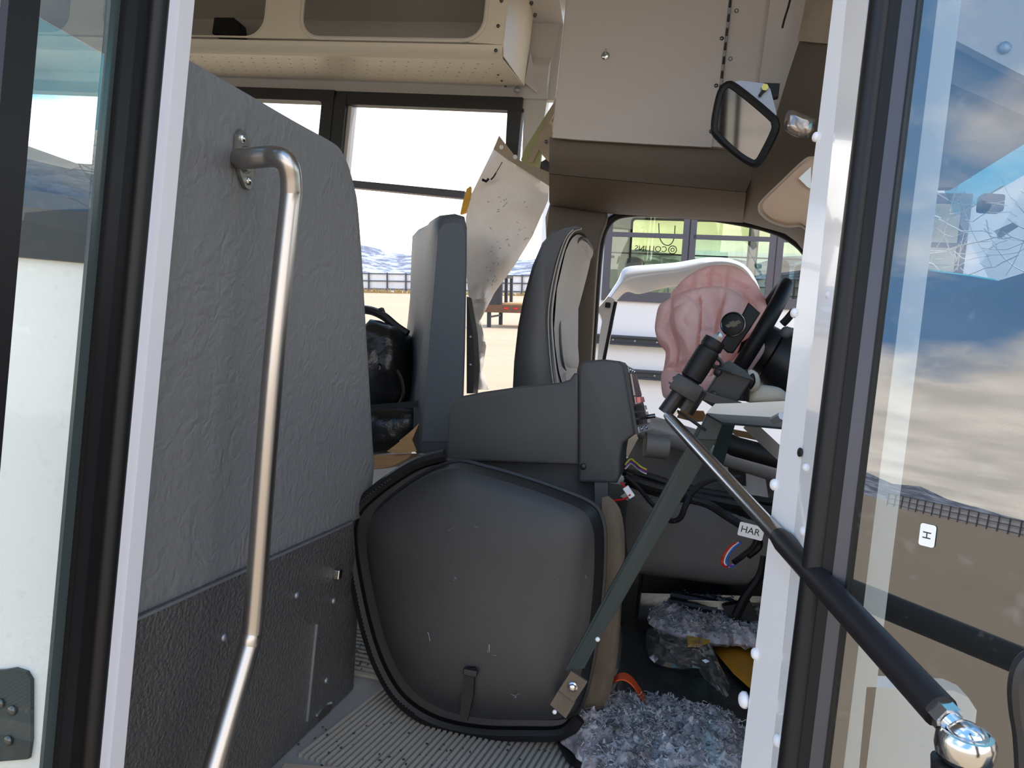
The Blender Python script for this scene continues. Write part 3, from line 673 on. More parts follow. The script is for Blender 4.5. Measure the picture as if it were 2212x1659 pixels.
# ================================================================== BARRIER, HANDRAIL
BX = -.586
top = [PX(x, y, BX) for x, y in ((385, 108), (460, 152), (540, 199), (640, 258), (715, 300), (738, 318), (755, 350), (768, 395), (776, 440), (785, 560), (793, 700), (802, 850), (808, 960), (812, 1010), (800, 1060))]
kt0, kt1 = PX(275, 1340, BX), PX(757, 1130, BX); zk = .371
outl = [V((BX, .755, zk)), V((BX, .755, 1.03))] + [V((BX, max(p.y, .757), p.z)) for p in top[:-1]] + [V((BX, PX(812, 1010, BX).y, zk))]
t = thing('seat_barrier', 'tall grey vinyl crash barrier with dark textured kick panel', 'barrier', (BX - .03, 1.1, -.0))
cu_ = crom(outl[1:-1], 3); loop = [outl[0]] + cu_ + [outl[-1]]
bb = MB(); nl = len(loop); cc_ = V((BX - .03, 1.10, .7)); rings = []
for dx, sc_ in ((-.062, .985), (-.055, 1.0), (-.012, 1.0), (-.003, .992), (0, .975), (0, .93)):
    rings.append([V((BX + dx, cc_.y + (p.y - cc_.y) * sc_, cc_.z + (p.z - cc_.z) * (sc_ if p.z > zk + .01 else 1))) for p in loop])
vv = [v for r in rings for v in r]; ff = [(i * nl + k, i * nl + (k + 1) % nl, (i + 1) * nl + (k + 1) % nl, (i + 1) * nl + k) for i in range(5) for k in range(nl)]
ff += [tuple(range(nl)), tuple(range(5 * nl, 6 * nl))]
bb.add(vv, ff).build('padded_panel', 'vinyl', t, True)
yb = 1.483
MB().prism([V((BX - .004, .755, zk + .004)), V((BX - .004, PX(757, 1130, BX).y, zk + .004)), V((BX - .004, PX(770, 1290, BX).y, .2)), V((BX - .004, yb, .004)), V((BX - .004, 1.13, .004)), V((BX - .004, 1.13, -.30)), V((BX - .004, .755, -.30))], (.009, 0, 0)).build('kick_panel', 'kick', t)
MB().bx(BX - .003, BX + .0065, .755, PX(755, 1130, BX).y, zk - .001, zk + .003).build('joint_strip', 'galvanised', t)
for x, y in ((483, 1377), (640, 1286), (720, 1298), (704, 1470)): dome('panel_screw', PX(x, y, BX + .005), (1, 0, 0), .006, .004, 'galvanised', t)
MB().box(PX(730, 1240, BX + .01), (.012, .016, .018), None, .002).build('clip', 'bright_steel', t)
MB().bx(BX + .005, BX + .009, PX(671, 1400, BX).y, PX(672.5, 1400, BX).y, .03, PX(672, 1350, BX).z).build('panel_seam', 'galvanised', t)
t = thing('grab_rail', 'brushed steel grab rail bolted to the grey barrier', 'handrail', (-.49, .87, -.3))
GX = -.492
pts = [PX(515, 343, BX + .002), PX(540, 342, BX + .035), PX(585, 338, GX - .03), PX(606, 342, GX - .012), PX(622, 357, GX - .002), PX(628, 385, GX), PX(629, 420, GX)]
low = [PX(590, 800, GX), PX(551, 1300, GX), PX(541, 1382, GX), PX(530, 1425, GX), PX(462, 1659, GX), PX(400, 1880, GX)]
MB().tube(crom(pts, 6) + crom([pts[-1]] + low, 8)[1:], .0132, 20).build('tube', 'steel', t, True)
fc = PX(522, 345, BX)
b = MB(); pf = [(-.052, .0), (-.045, .012), (-.02, .022), (.02, .022), (.045, .012), (.052, 0), (.045, -.012), (.02, -.022), (-.02, -.022), (-.045, -.012)]
cs, sn = math.cos(math.radians(115)), math.sin(math.radians(115))
b.prism([fc + V((.001, (u * cs - v * sn) * .75, (u * sn + v * cs) * .75)) for u, v in pf], (.005, 0, 0)); b.build('flange', 'steel', t)
for k in (-.036, .036): dome('flange_screw', fc + V((.006, k * cs * .75, k * sn * .75)), (1, 0, 0), .006, .004, 'bright_steel', t)
MB().tube([fc + V((.004, 0, 0)), fc + V((.012, 0, 0))], [.019, .015], 18).build('collar', 'steel', t, True)

# ================================================================== ENGINE COVER
cp0 = V((0, 1.40, 0)); cn = V((0, 1, -.10)).normalized()
cpx = [(962, 984), (905, 1000), (850, 1032), (800, 1070), (770, 1102), (757, 1145), (762, 1210), (776, 1290), (795, 1370), (820, 1440), (855, 1500), (900, 1540), (960, 1568), (1040, 1583), (1130, 1586), (1215, 1583), (1250, 1550), (1275, 1450), (1296, 1300), (1302, 1180), (1296, 1120), (1270, 1082), (1190, 1048), (1100, 1018), (1020, 996)]
outl = crom([PL(x, y, cp0, cn) for x, y in cpx], 3, True)
t = thing('engine_cover', 'large black plastic engine cover with ribbed gasket standing on the floor', 'cover', (-.3, 1.43, 0))
cq = PL(1300, 1130, cp0, cn); inn = [p + (cq - p) * .085 + V((.004, 0, .0)) for p in outl]
inflate(inn, -cn, .085, .02, 18, 4.6, .004, 5).build('shell', 'cover_plastic', t, True)
gz = crom([PL(x, y, cp0, cn) for x, y in cpx[:17]], 5)
MB().tube(gz, .0135, 8).build('gasket', 'rubber', t, True)
MB().prism([p + cn * .004 + (ctr_ - p) * .02 for p in outl for ctr_ in (sum(outl, V()) / len(outl),)], cn * .006).build('base_flange', 'cover_plastic', t)
# fine ribs on the left run of the gasket
b = MB(); ctr = sum(outl, V()) / len(outl)
gp = crom([PL(x, y, cp0, cn) for x, y in cpx[2:12]], 9)
for i in range(1, len(gp) - 1):
    tg = (gp[i + 1] - gp[i - 1]).normalized(); inw = (ctr - gp[i]).normalized()
    b.tube([gp[i] - cn * .0135 + inw * k * .0035 - inw * .001 for k in (0, 1)], .0022, 5)
o_ = b.build('gasket_ribs', 'rubber', t); o_['kind'] = 'stuff'
MB().tube([p - cn * .003 for p in inn], .0055, 6, True).build('inner_lip', 'black_plastic', t, True)
lp = [PL(x, y, cp0 - V((0, .087, 0)), cn) for x, y in ((1008, 1440), (1028, 1440), (1024, 1500), (1012, 1555), (995, 1552), (1000, 1500))]
lt_ = MB().prism(lp, (0, -.008, 0)).build('latch', 'rubber', t)
MB().box(PL(1016, 1452, cp0 - V((0, .096, 0)), cn), (.026, .012, .012), None, .002).build('latch_buckle', 'black_plastic', lt_)
b = MB(); random.seed(8)
for x, y, l_ in ((1270, 1245, 10), (1205, 1252, 14), (940, 1375, 30), (1060, 1400, 22), (1075, 1412, 24), (1110, 1505, 12), (1116, 1498, 12), (975, 1140, 14), (1030, 1135, 10), (985, 1250, 10)):
    p = [PL(x + random.uniform(-1, 1) * l_ * .6, y + random.uniform(-1, 1) * l_ * .5, cp0 - V((0, .0872, 0)), cn) for k in range(3)]
    b.tube(crom(p, 4), .0003, 4)
o_ = b.build('scratches', 'galvanised', t); o_['kind'] = 'stuff'
# torn insulation liner on the cover's open side
lq = [PL(x, y, V((0, 1.50, 0)), V((0, 1, 0))) for x, y in ((1300, 1075), (1330, 1085), (1345, 1120), (1350, 1190), (1344, 1290), (1336, 1400), (1318, 1500), (1285, 1545), (1240, 1550), (1262, 1440), (1285, 1300), (1293, 1180))]
inflate(crom(lq, 2, True), (0, -1, 0), .02, .02, 8, 2, .006, 30).build('insulation_liner', 'tan_dirty', t, True)

# ================================================================== CONTROL CONSOLE
CYN = 1.62
t = thing('control_console', 'dark grey driver control console with angled switch panel', 'console', (-.28, 1.7, 0))
o1 = [PY(x, y, CYN) for x, y in ((963, 994), (967, 895), (974, 870), (990, 857), (1040, 847), (1130, 834), (1212, 826), (1230, 820), (1240, 806), (1250, 806), (1250, 1005))]
def bevprism(pts, ex, bev):
    bm = bmesh.new(); bot = [bm.verts.new(p) for p in pts]; f = bm.faces.new(bot); r = bmesh.ops.extrude_face_region(bm, geom=[f])
    for v in r['geom']:
        if isinstance(v, bmesh.types.BMVert): v.co += V(ex)
    bmesh.ops.recalc_face_normals(bm, faces=bm.faces)
    es = [e for e in bm.edges if abs((e.verts[0].co - e.verts[1].co).normalized().dot(V(ex).normalized())) < .5]
    bmesh.ops.bevel(bm, geom=es, offset=bev, segments=3, affect='EDGES', profile=.5, clamp_overlap=True); bm.verts.index_update()
    m_ = MB(); m_.v = [v.co.copy() for v in bm.verts]; m_.f = [tuple(v.index for v in f.verts) for f in bm.faces]; bm.free(); return m_
bevprism(o1, (0, .20, 0), .008).build('rear_shell', 'console_plastic', t, True)
o2 = [PY(x, y, CYN - .004) for x, y in ((1249, 1043), (1249, 800), (1253, 786), (1265, 779), (1305, 776), (1338, 780), (1346, 790), (1366, 900), (1372, 938), (1346, 958), (1341, 990), (1340, 1030), (1332, 1044))]
bevprism(o2, (0, .20, 0), .007).build('front_pod', 'console_plastic', t, True)
dome('pod_screw', PY(1260, 1008, CYN - .005), (0, -1, 0), .007, .003, 'black_plastic', t)
# switch panel on the pod's front
A, B_, C_, D_ = PY(1348, 789, 1.622), PY(1372, 937, 1.622), PY(1407, 929, 1.80), PY(1369, 797, 1.80)
A += V((.006, 0, 0)); B_ += V((.006, 0, 0))
def SP(u, v, w_=0): 
    p = A.lerp(D_, u).lerp(B_.lerp(C_, u), v); nn_ = (D_ - A).cross(B_ - A).normalized(); nn_ = nn_ if nn_.x > 0 else -nn_
    return p + nn_ * w_
sn_ = (SP(0, 0, 1) - SP(0, 0))
pan = MB().prism([SP(0, 0), SP(1, 0), SP(1, 1), SP(0, 1)], -sn_ * .02).build('switch_panel', 'black_plastic', t)
def swbox(name, u0, u1, v0, v1, h, m_): return MB().prism([SP(u0, v0), SP(u1, v0), SP(u1, v1), SP(u0, v1)], sn_ * h).build(name, m_, pan)
swbox('end_plate', .05, .95, .015, .10, .002, 'galvanised'); swbox('end_plate', .05, .95, .90, .985, .002, 'galvanised')
for k in range(6): swbox('panel_fin', .12 + k * .13, .17 + k * .13, .12, .44, .005, 'dark_steel')
swbox('red_switch', .22, .62, .47, .55, .012, 'red_lens'); swbox('switch_bezel', .14, .72, .455, .565, .004, 'dark_steel')
for v0 in (.60, .70, .80): swbox('rocker_switch', .15, .5, v0, v0 + .07, .010, 'rubber'); swbox('rocker_switch', .55, .85, v0, v0 + .07, .008, 'dark_steel')
MB().cyl(SP(.75, .78), SP(.75, .78, .024), .005).build('toggle_switch', 'dark_steel', pan, True)
for u, v in ((.2, .06), (.5, .06), (.8, .06), (.25, .94), (.6, .94)): dome('panel_screw', SP(u, v, .002), sn_, .005, .003, 'bright_steel', pan)
MB().cyl(PY(1393, 960, 1.72), PY(1393, 960, 1.72) + V((.05, .01, 0)), .028, 18).build('speaker_tube', 'dash_grey', t, True)
MB().bx(-.42, -.14, 1.66, 1.78, .0, .52).build('pedestal', 'console_plastic', t)
pp = [PY(x, y, 1.60) for x, y in ((1284, 1043), (1313, 1043), (1313, 1102), (1286, 1100))]; MB().prism(pp, (0, .03, 0)).build('mounting_leg', 'console_plastic', t)

# ================================================================== DRIVER'S SEAT
t = thing('driver_seat', 'black leather driver seat with pale grey facing', 'seat', (-.35, 2.3, 0))
near = [(1100, 850), (1104, 780), (1113, 705), (1126, 640), (1146, 570), (1168, 520), (1190, 497), (1215, 488), (1245, 486), (1254, 492)]
frontn = [(1206, 850), (1198, 800), (1192, 745), (1189, 690), (1193, 640), (1203, 585), (1215, 540), (1226, 512), (1238, 497), (1254, 492)]
DY0, DY1 = 2.12, 2.55
nb_ = [PY(x, y, DY0) for x, y in near]; nf_ = [PY(x, y, DY0) for x, y in frontn]
secs = []
for dy, infl in ((0, .0), (.05, .018), (.14, .012), (.30, .012), (.38, .018), (.43, 0)):
    s_ = []
    for a, f0 in zip(nb_, nf_):
        s_.append((a, f0, dy, infl))
    secs.append(s_)
vv = []; ff = []; n_ = len(nb_)
prof_y = [(0.0, .18), (.012, .05), (.05, 0), (.38, 0), (.42, .05), (.432, .18)]
for dy, sh in prof_y:
    for a, f0 in zip(nb_, nf_):
        vv.append(a.lerp(f0, sh) + V((0, dy, 0)))
    for a, f0 in zip(nb_[::-1], nf_[::-1]):
        depth = (.018 if .05 <= dy <= .38 else 0)
        vv.append(f0.lerp(a, sh) + V((0, dy, 0)))
m2 = 2 * n_
for i in range(len(prof_y) - 1):
    for k in range(m2): ff.append((i * m2 + k, i * m2 + (k + 1) % m2, (i + 1) * m2 + (k + 1) % m2, (i + 1) * m2 + k))
ff += [tuple(range(m2)), tuple(range((len(prof_y) - 1) * m2, len(prof_y) * m2))]
bs = mk('backrest', vv, ff, 'seat_leather', t, True)
def sf(i, fy, o=0):   # point on the front face: i along the profile, fy across
    i0 = int(min(i, n_ - 2)); f = i - i0; p = nf_[i0].lerp(nf_[i0 + 1], f); return p + V((o, .432 * fy, 0))
def patch(name, ia, ib, ya, yb, o, m_, par, rings=8):
    pts = []
    for k in range(40):
        an = 2 * math.pi * k / 40; c_, s_ = math.cos(an), math.sin(an)
        u = (abs(c_) ** .5) * (1 if c_ > 0 else -1); v = (abs(s_) ** .5) * (1 if s_ > 0 else -1)
        pts.append(sf((ia + ib) / 2 + (ib - ia) / 2 * v, (ya + yb) / 2 + (yb - ya) / 2 * u, .004))
    nrm = (sf(ia, ya) - sf(ib, ya)).cross(sf(ia, yb) - sf(ia, ya)); nrm = nrm if nrm.x > 0 else -nrm
    if name != 'facing': MB().tube([p + nrm.normalized() * .013 for p in pts], .0042, 6, True).build(name + '_piping', 'seat_leather', par, True)
    return inflate(pts, nrm, o, .004, rings, 3).build(name, m_, par, True)
patch('facing', .1, 8.6, .07, .93, .012, 'seat_light', bs, 10)
patch('headrest_pad', 5.0, 8.3, .16, .84, .030, 'seat_light', bs)
patch('lumbar_pad', .9, 3.4, .12, .88, .032, 'seat_light', bs)
MB().tube(crom([p + V((.002, .012, 0)) for p in nf_], 4), .0028, 6).build('piping', 'stitch', bs, True)
MB().tube(crom([a.lerp(b_, .93) + V((0, -.001, 0)) for a, b_ in zip(nb_[:9], nf_[:9])], 4), .0016, 5).build('seam', 'stitch', bs)
for k in range(5):
    MB().tube([sf(-0 + .05, .2 + .14 * k, .016), sf(.95, .2 + .14 * k, .02)], .003, 5).build('flute', 'seat_light', bs)
cb_ = PY(1150, 850, DY0)
MB().bx(cb_.x - .02, cb_.x + .46, DY0 + .0, DY1, .28, .42, .04).build('seat_cushion', 'seat_leather', t, True)
MB().bx(cb_.x + .03, cb_.x + .36, DY0 + .06, DY1 - .06, .0, .30, .01).build('seat_base', 'black_plastic', t)

# ================================================================== BENCH SEAT (driver's side, front row, knocked askew)
t = thing('bench_seat', 'grey vinyl bench seat back leaning askew beside the driver seat', 'bench seat', (-.75, 2.3, 0))
YA, YB_ = 1.93, 2.62
na = [(907, 985), (912, 900), (920, 800), (928, 700), (937, 600), (943, 520), (947, 480), (958, 464), (985, 460), (1005, 466), (1010, 490), (1010, 560), (1008, 660), (1006, 760), (1003, 860), (998, 985)]
fa = [(868, 930), (870, 860), (874, 780), (878, 700), (886, 620), (893, 550), (899, 512), (907, 497), (935, 492), (952, 497), (957, 520), (957, 580), (956, 670), (955, 750), (953, 840), (950, 930)]
A_ = [PY(x, y, YA) for x, y in na]; F_ = [PY(x, y, YB_) for x, y in fa]
vv = []; ff = []; m2 = len(na); st_ = [0, .012, .04, .2, .4, .6, .8, .96, 1]; cA = sum(A_, V()) / m2
for i, s_ in enumerate(st_):
    for k, (a, f0) in enumerate(zip(A_, F_)):
        p = a.lerp(f0, s_)
        ins = {0: .06, 1: .015, 8: .06}.get(i, 0)
        c_ = cA.lerp(sum(F_, V()) / m2, s_); p = p.lerp(c_, ins)
        if 1 < i < 8 and k < 8: p += V((-.010 * noise.noise(V((s_ * 9, k * .8, 2))) - .004, 0, 0)) * 1.6
        vv.append(p)
for i in range(len(st_) - 1):
    for k in range(m2): ff.append((i * m2 + k, i * m2 + (k + 1) % m2, (i + 1) * m2 + (k + 1) % m2, (i + 1) * m2 + k))
ff += [tuple(range(m2)), tuple(range((len(st_) - 1) * m2, len(st_) * m2))]
mk('seat_back', vv, ff, 'vinyl_seat', t, True)
MB().prism([p.lerp(cA, .10) + V((0, -.003, 0)) for p in A_], (0, .012, 0)).build('side_panel', 'vinyl_seat', t)
pk = [PY(x, y, 1.98) for x, y in ((1008, 640), (1022, 720), (1026, 790), (1022, 850), (1008, 850))]; MB().prism(pk, (0, .05, 0)).build('frame_plate', 'black_plastic', t)
for y in (728, 788): dome('frame_rivet', PY(1016, y, 1.975), (0, -1, 0), .004, .003, 'galvanised', t)
MB().bx(A_[0].x + .02, A_[0].x + .20, YA + .08, YB_, .30, .42, .03).build('seat_cushion', 'vinyl_seat', t, True)
for x in (.04, .16):
    MB().bar((A_[0].x + x, YA + .15, 0), (A_[0].x + x, YA + .15, .31), .03, .03, (0, 1, 0)).build('leg', 'black_plastic', t)
# wrecked seat behind it
t = thing('wrecked_seat', 'crumpled black vinyl seat with bent frame behind the barrier', 'bench seat', (-1.05, 2.35, 0))
def blob(pxs, Y, fr, bk, name, m_, amp=.012, scl=14): return inflate(crom([PY(x, y, Y) for x, y in pxs], 3, True), (0, -1, 0), fr, bk, 12, 2.4, amp, scl).build(name, m_, t, True)
blob([(785, 705), (840, 700), (875, 730), (882, 800), (880, 860), (850, 880), (790, 880)], 2.30, .07, .2, 'crushed_back', 'black_vinyl', .03, 9)
blob([(785, 885), (850, 878), (905, 890), (905, 935), (880, 970), (820, 985), (785, 985)], 2.12, .06, .25, 'cushion', 'black_vinyl', .02, 9)
MB().tube(crom([PY(x, y, 2.33) for x, y in ((780, 668), (805, 672), (830, 684), (855, 705), (880, 722))], 5), .014, 8).build('frame_tube', 'black_plastic', t, True)
MB().prism([PY(x, y, 2.33) for x, y in ((800, 672), (824, 664), (832, 684), (812, 680))], (0, .02, 0)).build('frame_gusset', 'black_plastic', t)
MB().tube(crom([PY(x, y, 2.18) for x, y in ((858, 800), (868, 820), (872, 850), (862, 875))], 5), .006, 6).build('loose_strap', 'rubber', t, True)
MB().bar(PY(795, 882, 2.02), PY(912, 872, 2.02), .018, .018).build('seat_rail', 'black_plastic', t)
for x in (-1.25, -.95): MB().bar((x, 2.3, 0), (x, 2.3, .35), .03, .03, (0, 1, 0)).build('leg', 'black_plastic', t)
t = thing('splintered_board', 'splintered plywood board lying beside the wrecked seat', 'board', PY(850, 1000, 1.95))
MB().prism([PY(x, y, 1.95) for x, y in ((800, 985), (840, 982), (890, 980), (880, 990), (845, 1008), (800, 1015))], (0, .12, -.01)).build('board', 'plywood', t)
for k, pg in enumerate((((835, 975), (862, 955), (905, 915), (890, 950), (900, 975), (860, 980)), ((862, 952), (905, 918), (880, 968)))):
    MB().prism([PY(x, y, 1.94 + .03 * k) for x, y in pg], (0, .006, 0)).build('splinter', 'plywood', t)
# seats behind the barrier on the door side
for i, (x0, lab) in enumerate(((-1.28, 'grey bench seat just behind the barrier, seen through the left door glass'), (-2.1, 'second grey bench seat behind the barrier on the door side'))):
    t = thing('passenger_seat', lab, 'bench seat', (x0, 1.1, 0), 'door side bench seats')
    MB().bx(x0, x0 + .11, .79, 1.46, .36, 1.02, .05).build('seat_back', 'vinyl_seat', t, True); MB().bx(x0 + .08, x0 + .5, .79, 1.46, .32, .44, .04).build('seat_cushion', 'vinyl_seat', t, True)
    for dx in (.1, .42): MB().bar((x0 + dx, 1.40, 0), (x0 + dx, 1.40, .34), .03, .03, (0, 1, 0)).build('leg', 'black_plastic', t)

# ================================================================== TORN SIDE PANEL AND PILLAR REMAINS
TY = 2.74
rowL = [(1078, 294), (1062, 330), (1040, 375), (1018, 420), (1006, 470), (1006, 540), (1008, 600), (1012, 640), (1020, 690), (1024, 740), (1030, 790), (1030, 842)]
rowR = [(1079, 296), (1118, 345), (1180, 370), (1186, 400), (1184, 432), (1150, 510), (1112, 572), (1068, 632), (1038, 690), (1050, 748), (1042, 800), (1056, 842)]
t = thing('torn_panel', 'torn and crumpled white side panel hanging in the broken opening', 'panel', PY(1035, 842, TY))
def tp(r, c): 
    i = int(min(r, len(rowL) - 2)); f = r - i
    l_ = V((*rowL[i], 0)).lerp(V((*rowL[i + 1], 0)), f); q_ = V((*rowR[i], 0)).lerp(V((*rowR[i + 1], 0)), f); p = l_.lerp(q_, c)
    Y = TY + .035 * noise.noise(V((p.x * .012, p.y * .010, 0))) + (.03 * noise.noise(V((p.x * .05, p.y * .04, 5))) if p.y > 620 else .006 * noise.noise(V((p.x * .05, p.y * .04, 5)))) - .05 * math.sin(c * math.pi) * (1 if p.y < 650 else .3)
    return PY(p.x, p.y, Y)
NR, NCc = 66, 16
def grid(name, fn, nr, nc, m_, par, th=(0, .004, 0)):
    vv = [fn(i / nr, j / nc) for i in range(nr + 1) for j in range(nc + 1)]; k = len(vv); vv += [v + V(th) for v in vv]
    ff = [(i * (nc + 1) + j, i * (nc + 1) + j + 1, (i + 1) * (nc + 1) + j + 1, (i + 1) * (nc + 1) + j) for i in range(nr) for j in range(nc)]
    ff += [tuple(a + k for a in f[::-1]) for f in ff]
    bd = [(j, j + 1) for j in range(nc)] + [(i * (nc + 1) + nc, (i + 1) * (nc + 1) + nc) for i in range(nr)] + [(nr * (nc + 1) + j + 1, nr * (nc + 1) + j) for j in range(nc)][::-1] + [((i + 1) * (nc + 1), i * (nc + 1)) for i in range(nr)]
    ff += [(a, b_, b_ + k, a + k) for a, b_ in bd]
    return mk(name, vv, ff, m_, par, True)
grid('sheet', lambda u, v: tp(u * 11, v), NR, NCc, 'panel_white', t)
edge_t = [(1078, 293), (1118, 344), (1150, 358), (1187, 372)]; edge_b = [(1066, 322), (1098, 345), (1140, 372), (1187, 402)]
def ef(u, v):
    i = min(int(u * 3), 2); f = u * 3 - i; a = V((*edge_t[i], 0)).lerp(V((*edge_t[i + 1], 0)), f); b_ = V((*edge_b[i], 0)).lerp(V((*edge_b[i + 1], 0)), f); p = a.lerp(b_, v); return PY(p.x, p.y, TY - .065 + .01 * v)
grid('folded_flange', ef, 18, 4, 'tan_edge', t)
for x, y in ((1083, 318), (1113, 339)): MB().tube([PY(x, y, TY - .068), PY(x, y, TY - .064)], .008, 10).build('rivet_hole', 'paper', t)
MB().prism([PY(x, y, TY - .02) for x, y in ((1008, 408), (1016, 402), (1016, 430), (1006, 458), (994, 462), (1000, 435))], (0, .02, 0)).build('foam_strip', 'foam_yellow', t)
MB().tube(crom([PY(x, y, TY - .068) for x, y in ((1085, 350), (1072, 372), (1066, 382), (1060, 388))], 4), [.0015] * 5 + [.003] * 8, 5).build('tear', 'ink', t)
MB().tube([PY(x, y, TY - .066) for x, y in ((1042, 388), (1050, 392), (1056, 386))], .005, 5).build('tear', 'ink', t)
b = MB(); random.seed(3)
for i in range(46):
    x, y = random.choice([(1075, 430), (1060, 480), (1082, 535), (1055, 560), (1130, 500), (1140, 440), (1060, 590), (1100, 420)]); x += random.uniform(-22, 22); y += random.uniform(-24, 24)
    p = PY(x, y, TY - .075); d = V((random.uniform(-1, 1), 0, random.uniform(-1, 1))) * random.uniform(.002, .012); b.tube([p, p + d], .0012, 4)
o_ = b.build('scuff_marks', 'tan_edge', t); o_['kind'] = 'stuff'
t = thing('pillar_remains', 'bent olive primed metal pillar beside the torn panel', 'pillar', PY(1160, 372, 2.79))
MB().prism([PY(x, y, 2.79) for x, y in ((1200, 215), (1205, 240), (1170, 330), (1165, 372), (1125, 345), (1135, 318))], (0, .02, 0)).build('inner_skin', 'olive', t)
MB().prism([PY(x, y, 2.775) for x, y in ((1200, 212), (1206, 225), (1150, 350), (1140, 350))], (0, .012, 0)).build('folded_edge', 'tan_edge', t)
inflate(crom([PY(x, y, 2.76) for x, y in ((1165, 290), (1180, 262), (1200, 275), (1200, 350), (1180, 345), (1163, 318))], 3, True), (0, -1, 0), .012, .01, 6).build('gusset', 'tan_edge', t, True)
dome('gusset_bolt', PY(1180, 306, 2.745), (0, -1, 0), .007, .006, 'dark_steel', t)
MB().prism([PY(x, y, 2.80) for x, y in ((1165, 352), (1200, 330), (1200, 385), (1150, 366))], (0, .02, 0)).build('dark_stub', 'black_plastic', t)

# ================================================================== OVERHEAD CABINET AND DRIVER'S DOOR SURROUND
CBY = 2.25
cz0 = 1.386; cx0, cx1 = -.434, .031
t = thing('overhead_cabinet', 'white overhead cabinet door with round lock above the driver', 'cabinet', (-.2, 2.5, cz0))
MB().bx(cx0 - .004, .16, CBY + .006, 2.66, cz0 + .02, 2.05).build('body', 'cabinet_white', t)
dr = MB(); dr.prism([PY(x, y, CBY - .004) for x, y in ((1193, 297), (1250, 302), (1400, 311), (1537, 318), (1541, 290), (1576, 0))] + [V((PY(1576, 0, CBY).x + .0, CBY - .004, 2.04)), V((PY(1225, 0, CBY).x, CBY - .004, 2.04)), PY(1225, 0, CBY - .004)], (0, .010, 0))
door = dr.build('door', 'cabinet_white', t)
lk = PY(1308, 121, CBY - .004)
kn = MB().lathe(lk, (0, -1, 0), [(0, .0115), (.004, .0115), (.006, .009), (.007, .004)], 18).build('lock', 'bright_steel', door, True)
MB().box(lk + V((0, -.006, .011)), (.004, .004, .014), None, .001).build('lock_tab', 'bright_steel', door)
MB().box(lk + V((0, -.0075, -.001)), (.0015, .002, .008)).build('key_slot', 'ink', door)
hx0, hx1 = PY(1578, 0, CBY - .008), PY(1549, 260, CBY - .008)
for k in range(20):                                                  # piano hinge, knuckle by knuckle
    a = hx0.lerp(hx1, k / 17 - .05); b_ = hx0.lerp(hx1, (k + .86) / 17 - .05)
    MB().cyl(a, b_, .0042, 8).build('hinge_knuckle', 'dark_steel' if k % 2 else 'galvanised', door)
for x, y in ((1559, 83), (1547, 185), (1536, 284)): dome('hinge_screw', PY(x, y, CBY - .004), (0, -1, 0), .006, .004, 'dark_steel', door)
for x, y in ((1591, 23), (1578, 127)): dome('panel_screw', PY(x, y, CBY + .004), (0, -1, 0), .006, .004, 'galvanised', t)
MB().prism([PY(x, y, CBY + .002) for x, y in ((1525, 315), (1540, 290), (1560, 300), (1590, 322))], (0, .02, 0)).build('lower_lip', 'cabinet_white', t)
# white side panel and thin cable right of the cabinet
struct(MB().prism([PY(1680, -120, 2.22), PY(1640, 175, 2.22), PY(1640, 330, 2.235), PY(1720, 260, 2.235), PY(1760, 100, 2.235), PY(1790, -120, 2.235)], (.0, .012, 0)).build('trim_7', 'cabinet_white'), 'white corner panel right of the overhead cabinet', 'trim')
tag(MB().tube(crom([PY(x, y, 2.04) for x, y in ((1708, -5), (1702, 18), (1695, 40), (1690, 60))], 4), .003, 6).build('thin_cable', 'ink'), 'thin dark cable hanging at the ceiling corner', 'cable')
# ---- brown header trim over the driver's door
def loft(name, rows, m_, par, th=(0, .03, 0), sm=True, sub=4):
    rows = [crom(r, sub) for r in rows]; nc = len(rows[0]) - 1
    cols = [crom([r[j] for r in rows], 3) for j in range(nc + 1)]; nr = len(cols[0]) - 1
    return grid(name, lambda u, v: cols[round(v * nc)][round(u * nr)], nr, nc, m_, par, th)
t = thing('header_trim', 'dark brown header trim below the white cabinet', 'trim panel', (-.1, 2.5, 1.25))
def row(pts): return [PY(x, y, Y) for x, y, Y in pts]
r1 = row([(1187, 296, 2.27), (1300, 302, 2.27), (1450, 312, 2.27), (1590, 322, 2.27), (1640, 326, 2.27)])
r2 = row([(1186, 340, 2.29), (1300, 347, 2.29), (1450, 360, 2.29), (1590, 376, 2.29), (1625, 380, 2.29)])
r3 = row([(1186, 375, 2.32), (1300, 386, 2.32), (1450, 400, 2.32), (1588, 413, 2.32), (1610, 415, 2.32)])
mk_ = loft('upper_panel', [r1, r2, r3], 'brown_trim', t)
r3b = row([(1186, 376, 2.32), (1300, 387, 2.32), (1450, 401, 2.32), (1612, 416, 2.32)])
r4 = row([(1186, 408, 2.40), (1300, 420, 2.40), (1450, 434, 2.40), (1608, 448, 2.40)])
r5 = row([(1186, 434, 2.52), (1290, 448, 2.52), (1450, 460, 2.54), (1606, 471, 2.54)])
r6 = row([(1188, 440, 2.60), (1295, 456, 2.60), (1450, 466, 2.62), (1606, 478, 2.62)])
loft('lower_panel', [r3b, r4, r5, r6], 'brown_trim', t)
MB().tube(crom([p + V((0, -.002, 0)) for p in row([(1590, 413, 2.32), (1588, 440, 2.40), (1576, 468, 2.54)])], 5), .0015, 6).build('panel_joint', 'rubber', t)
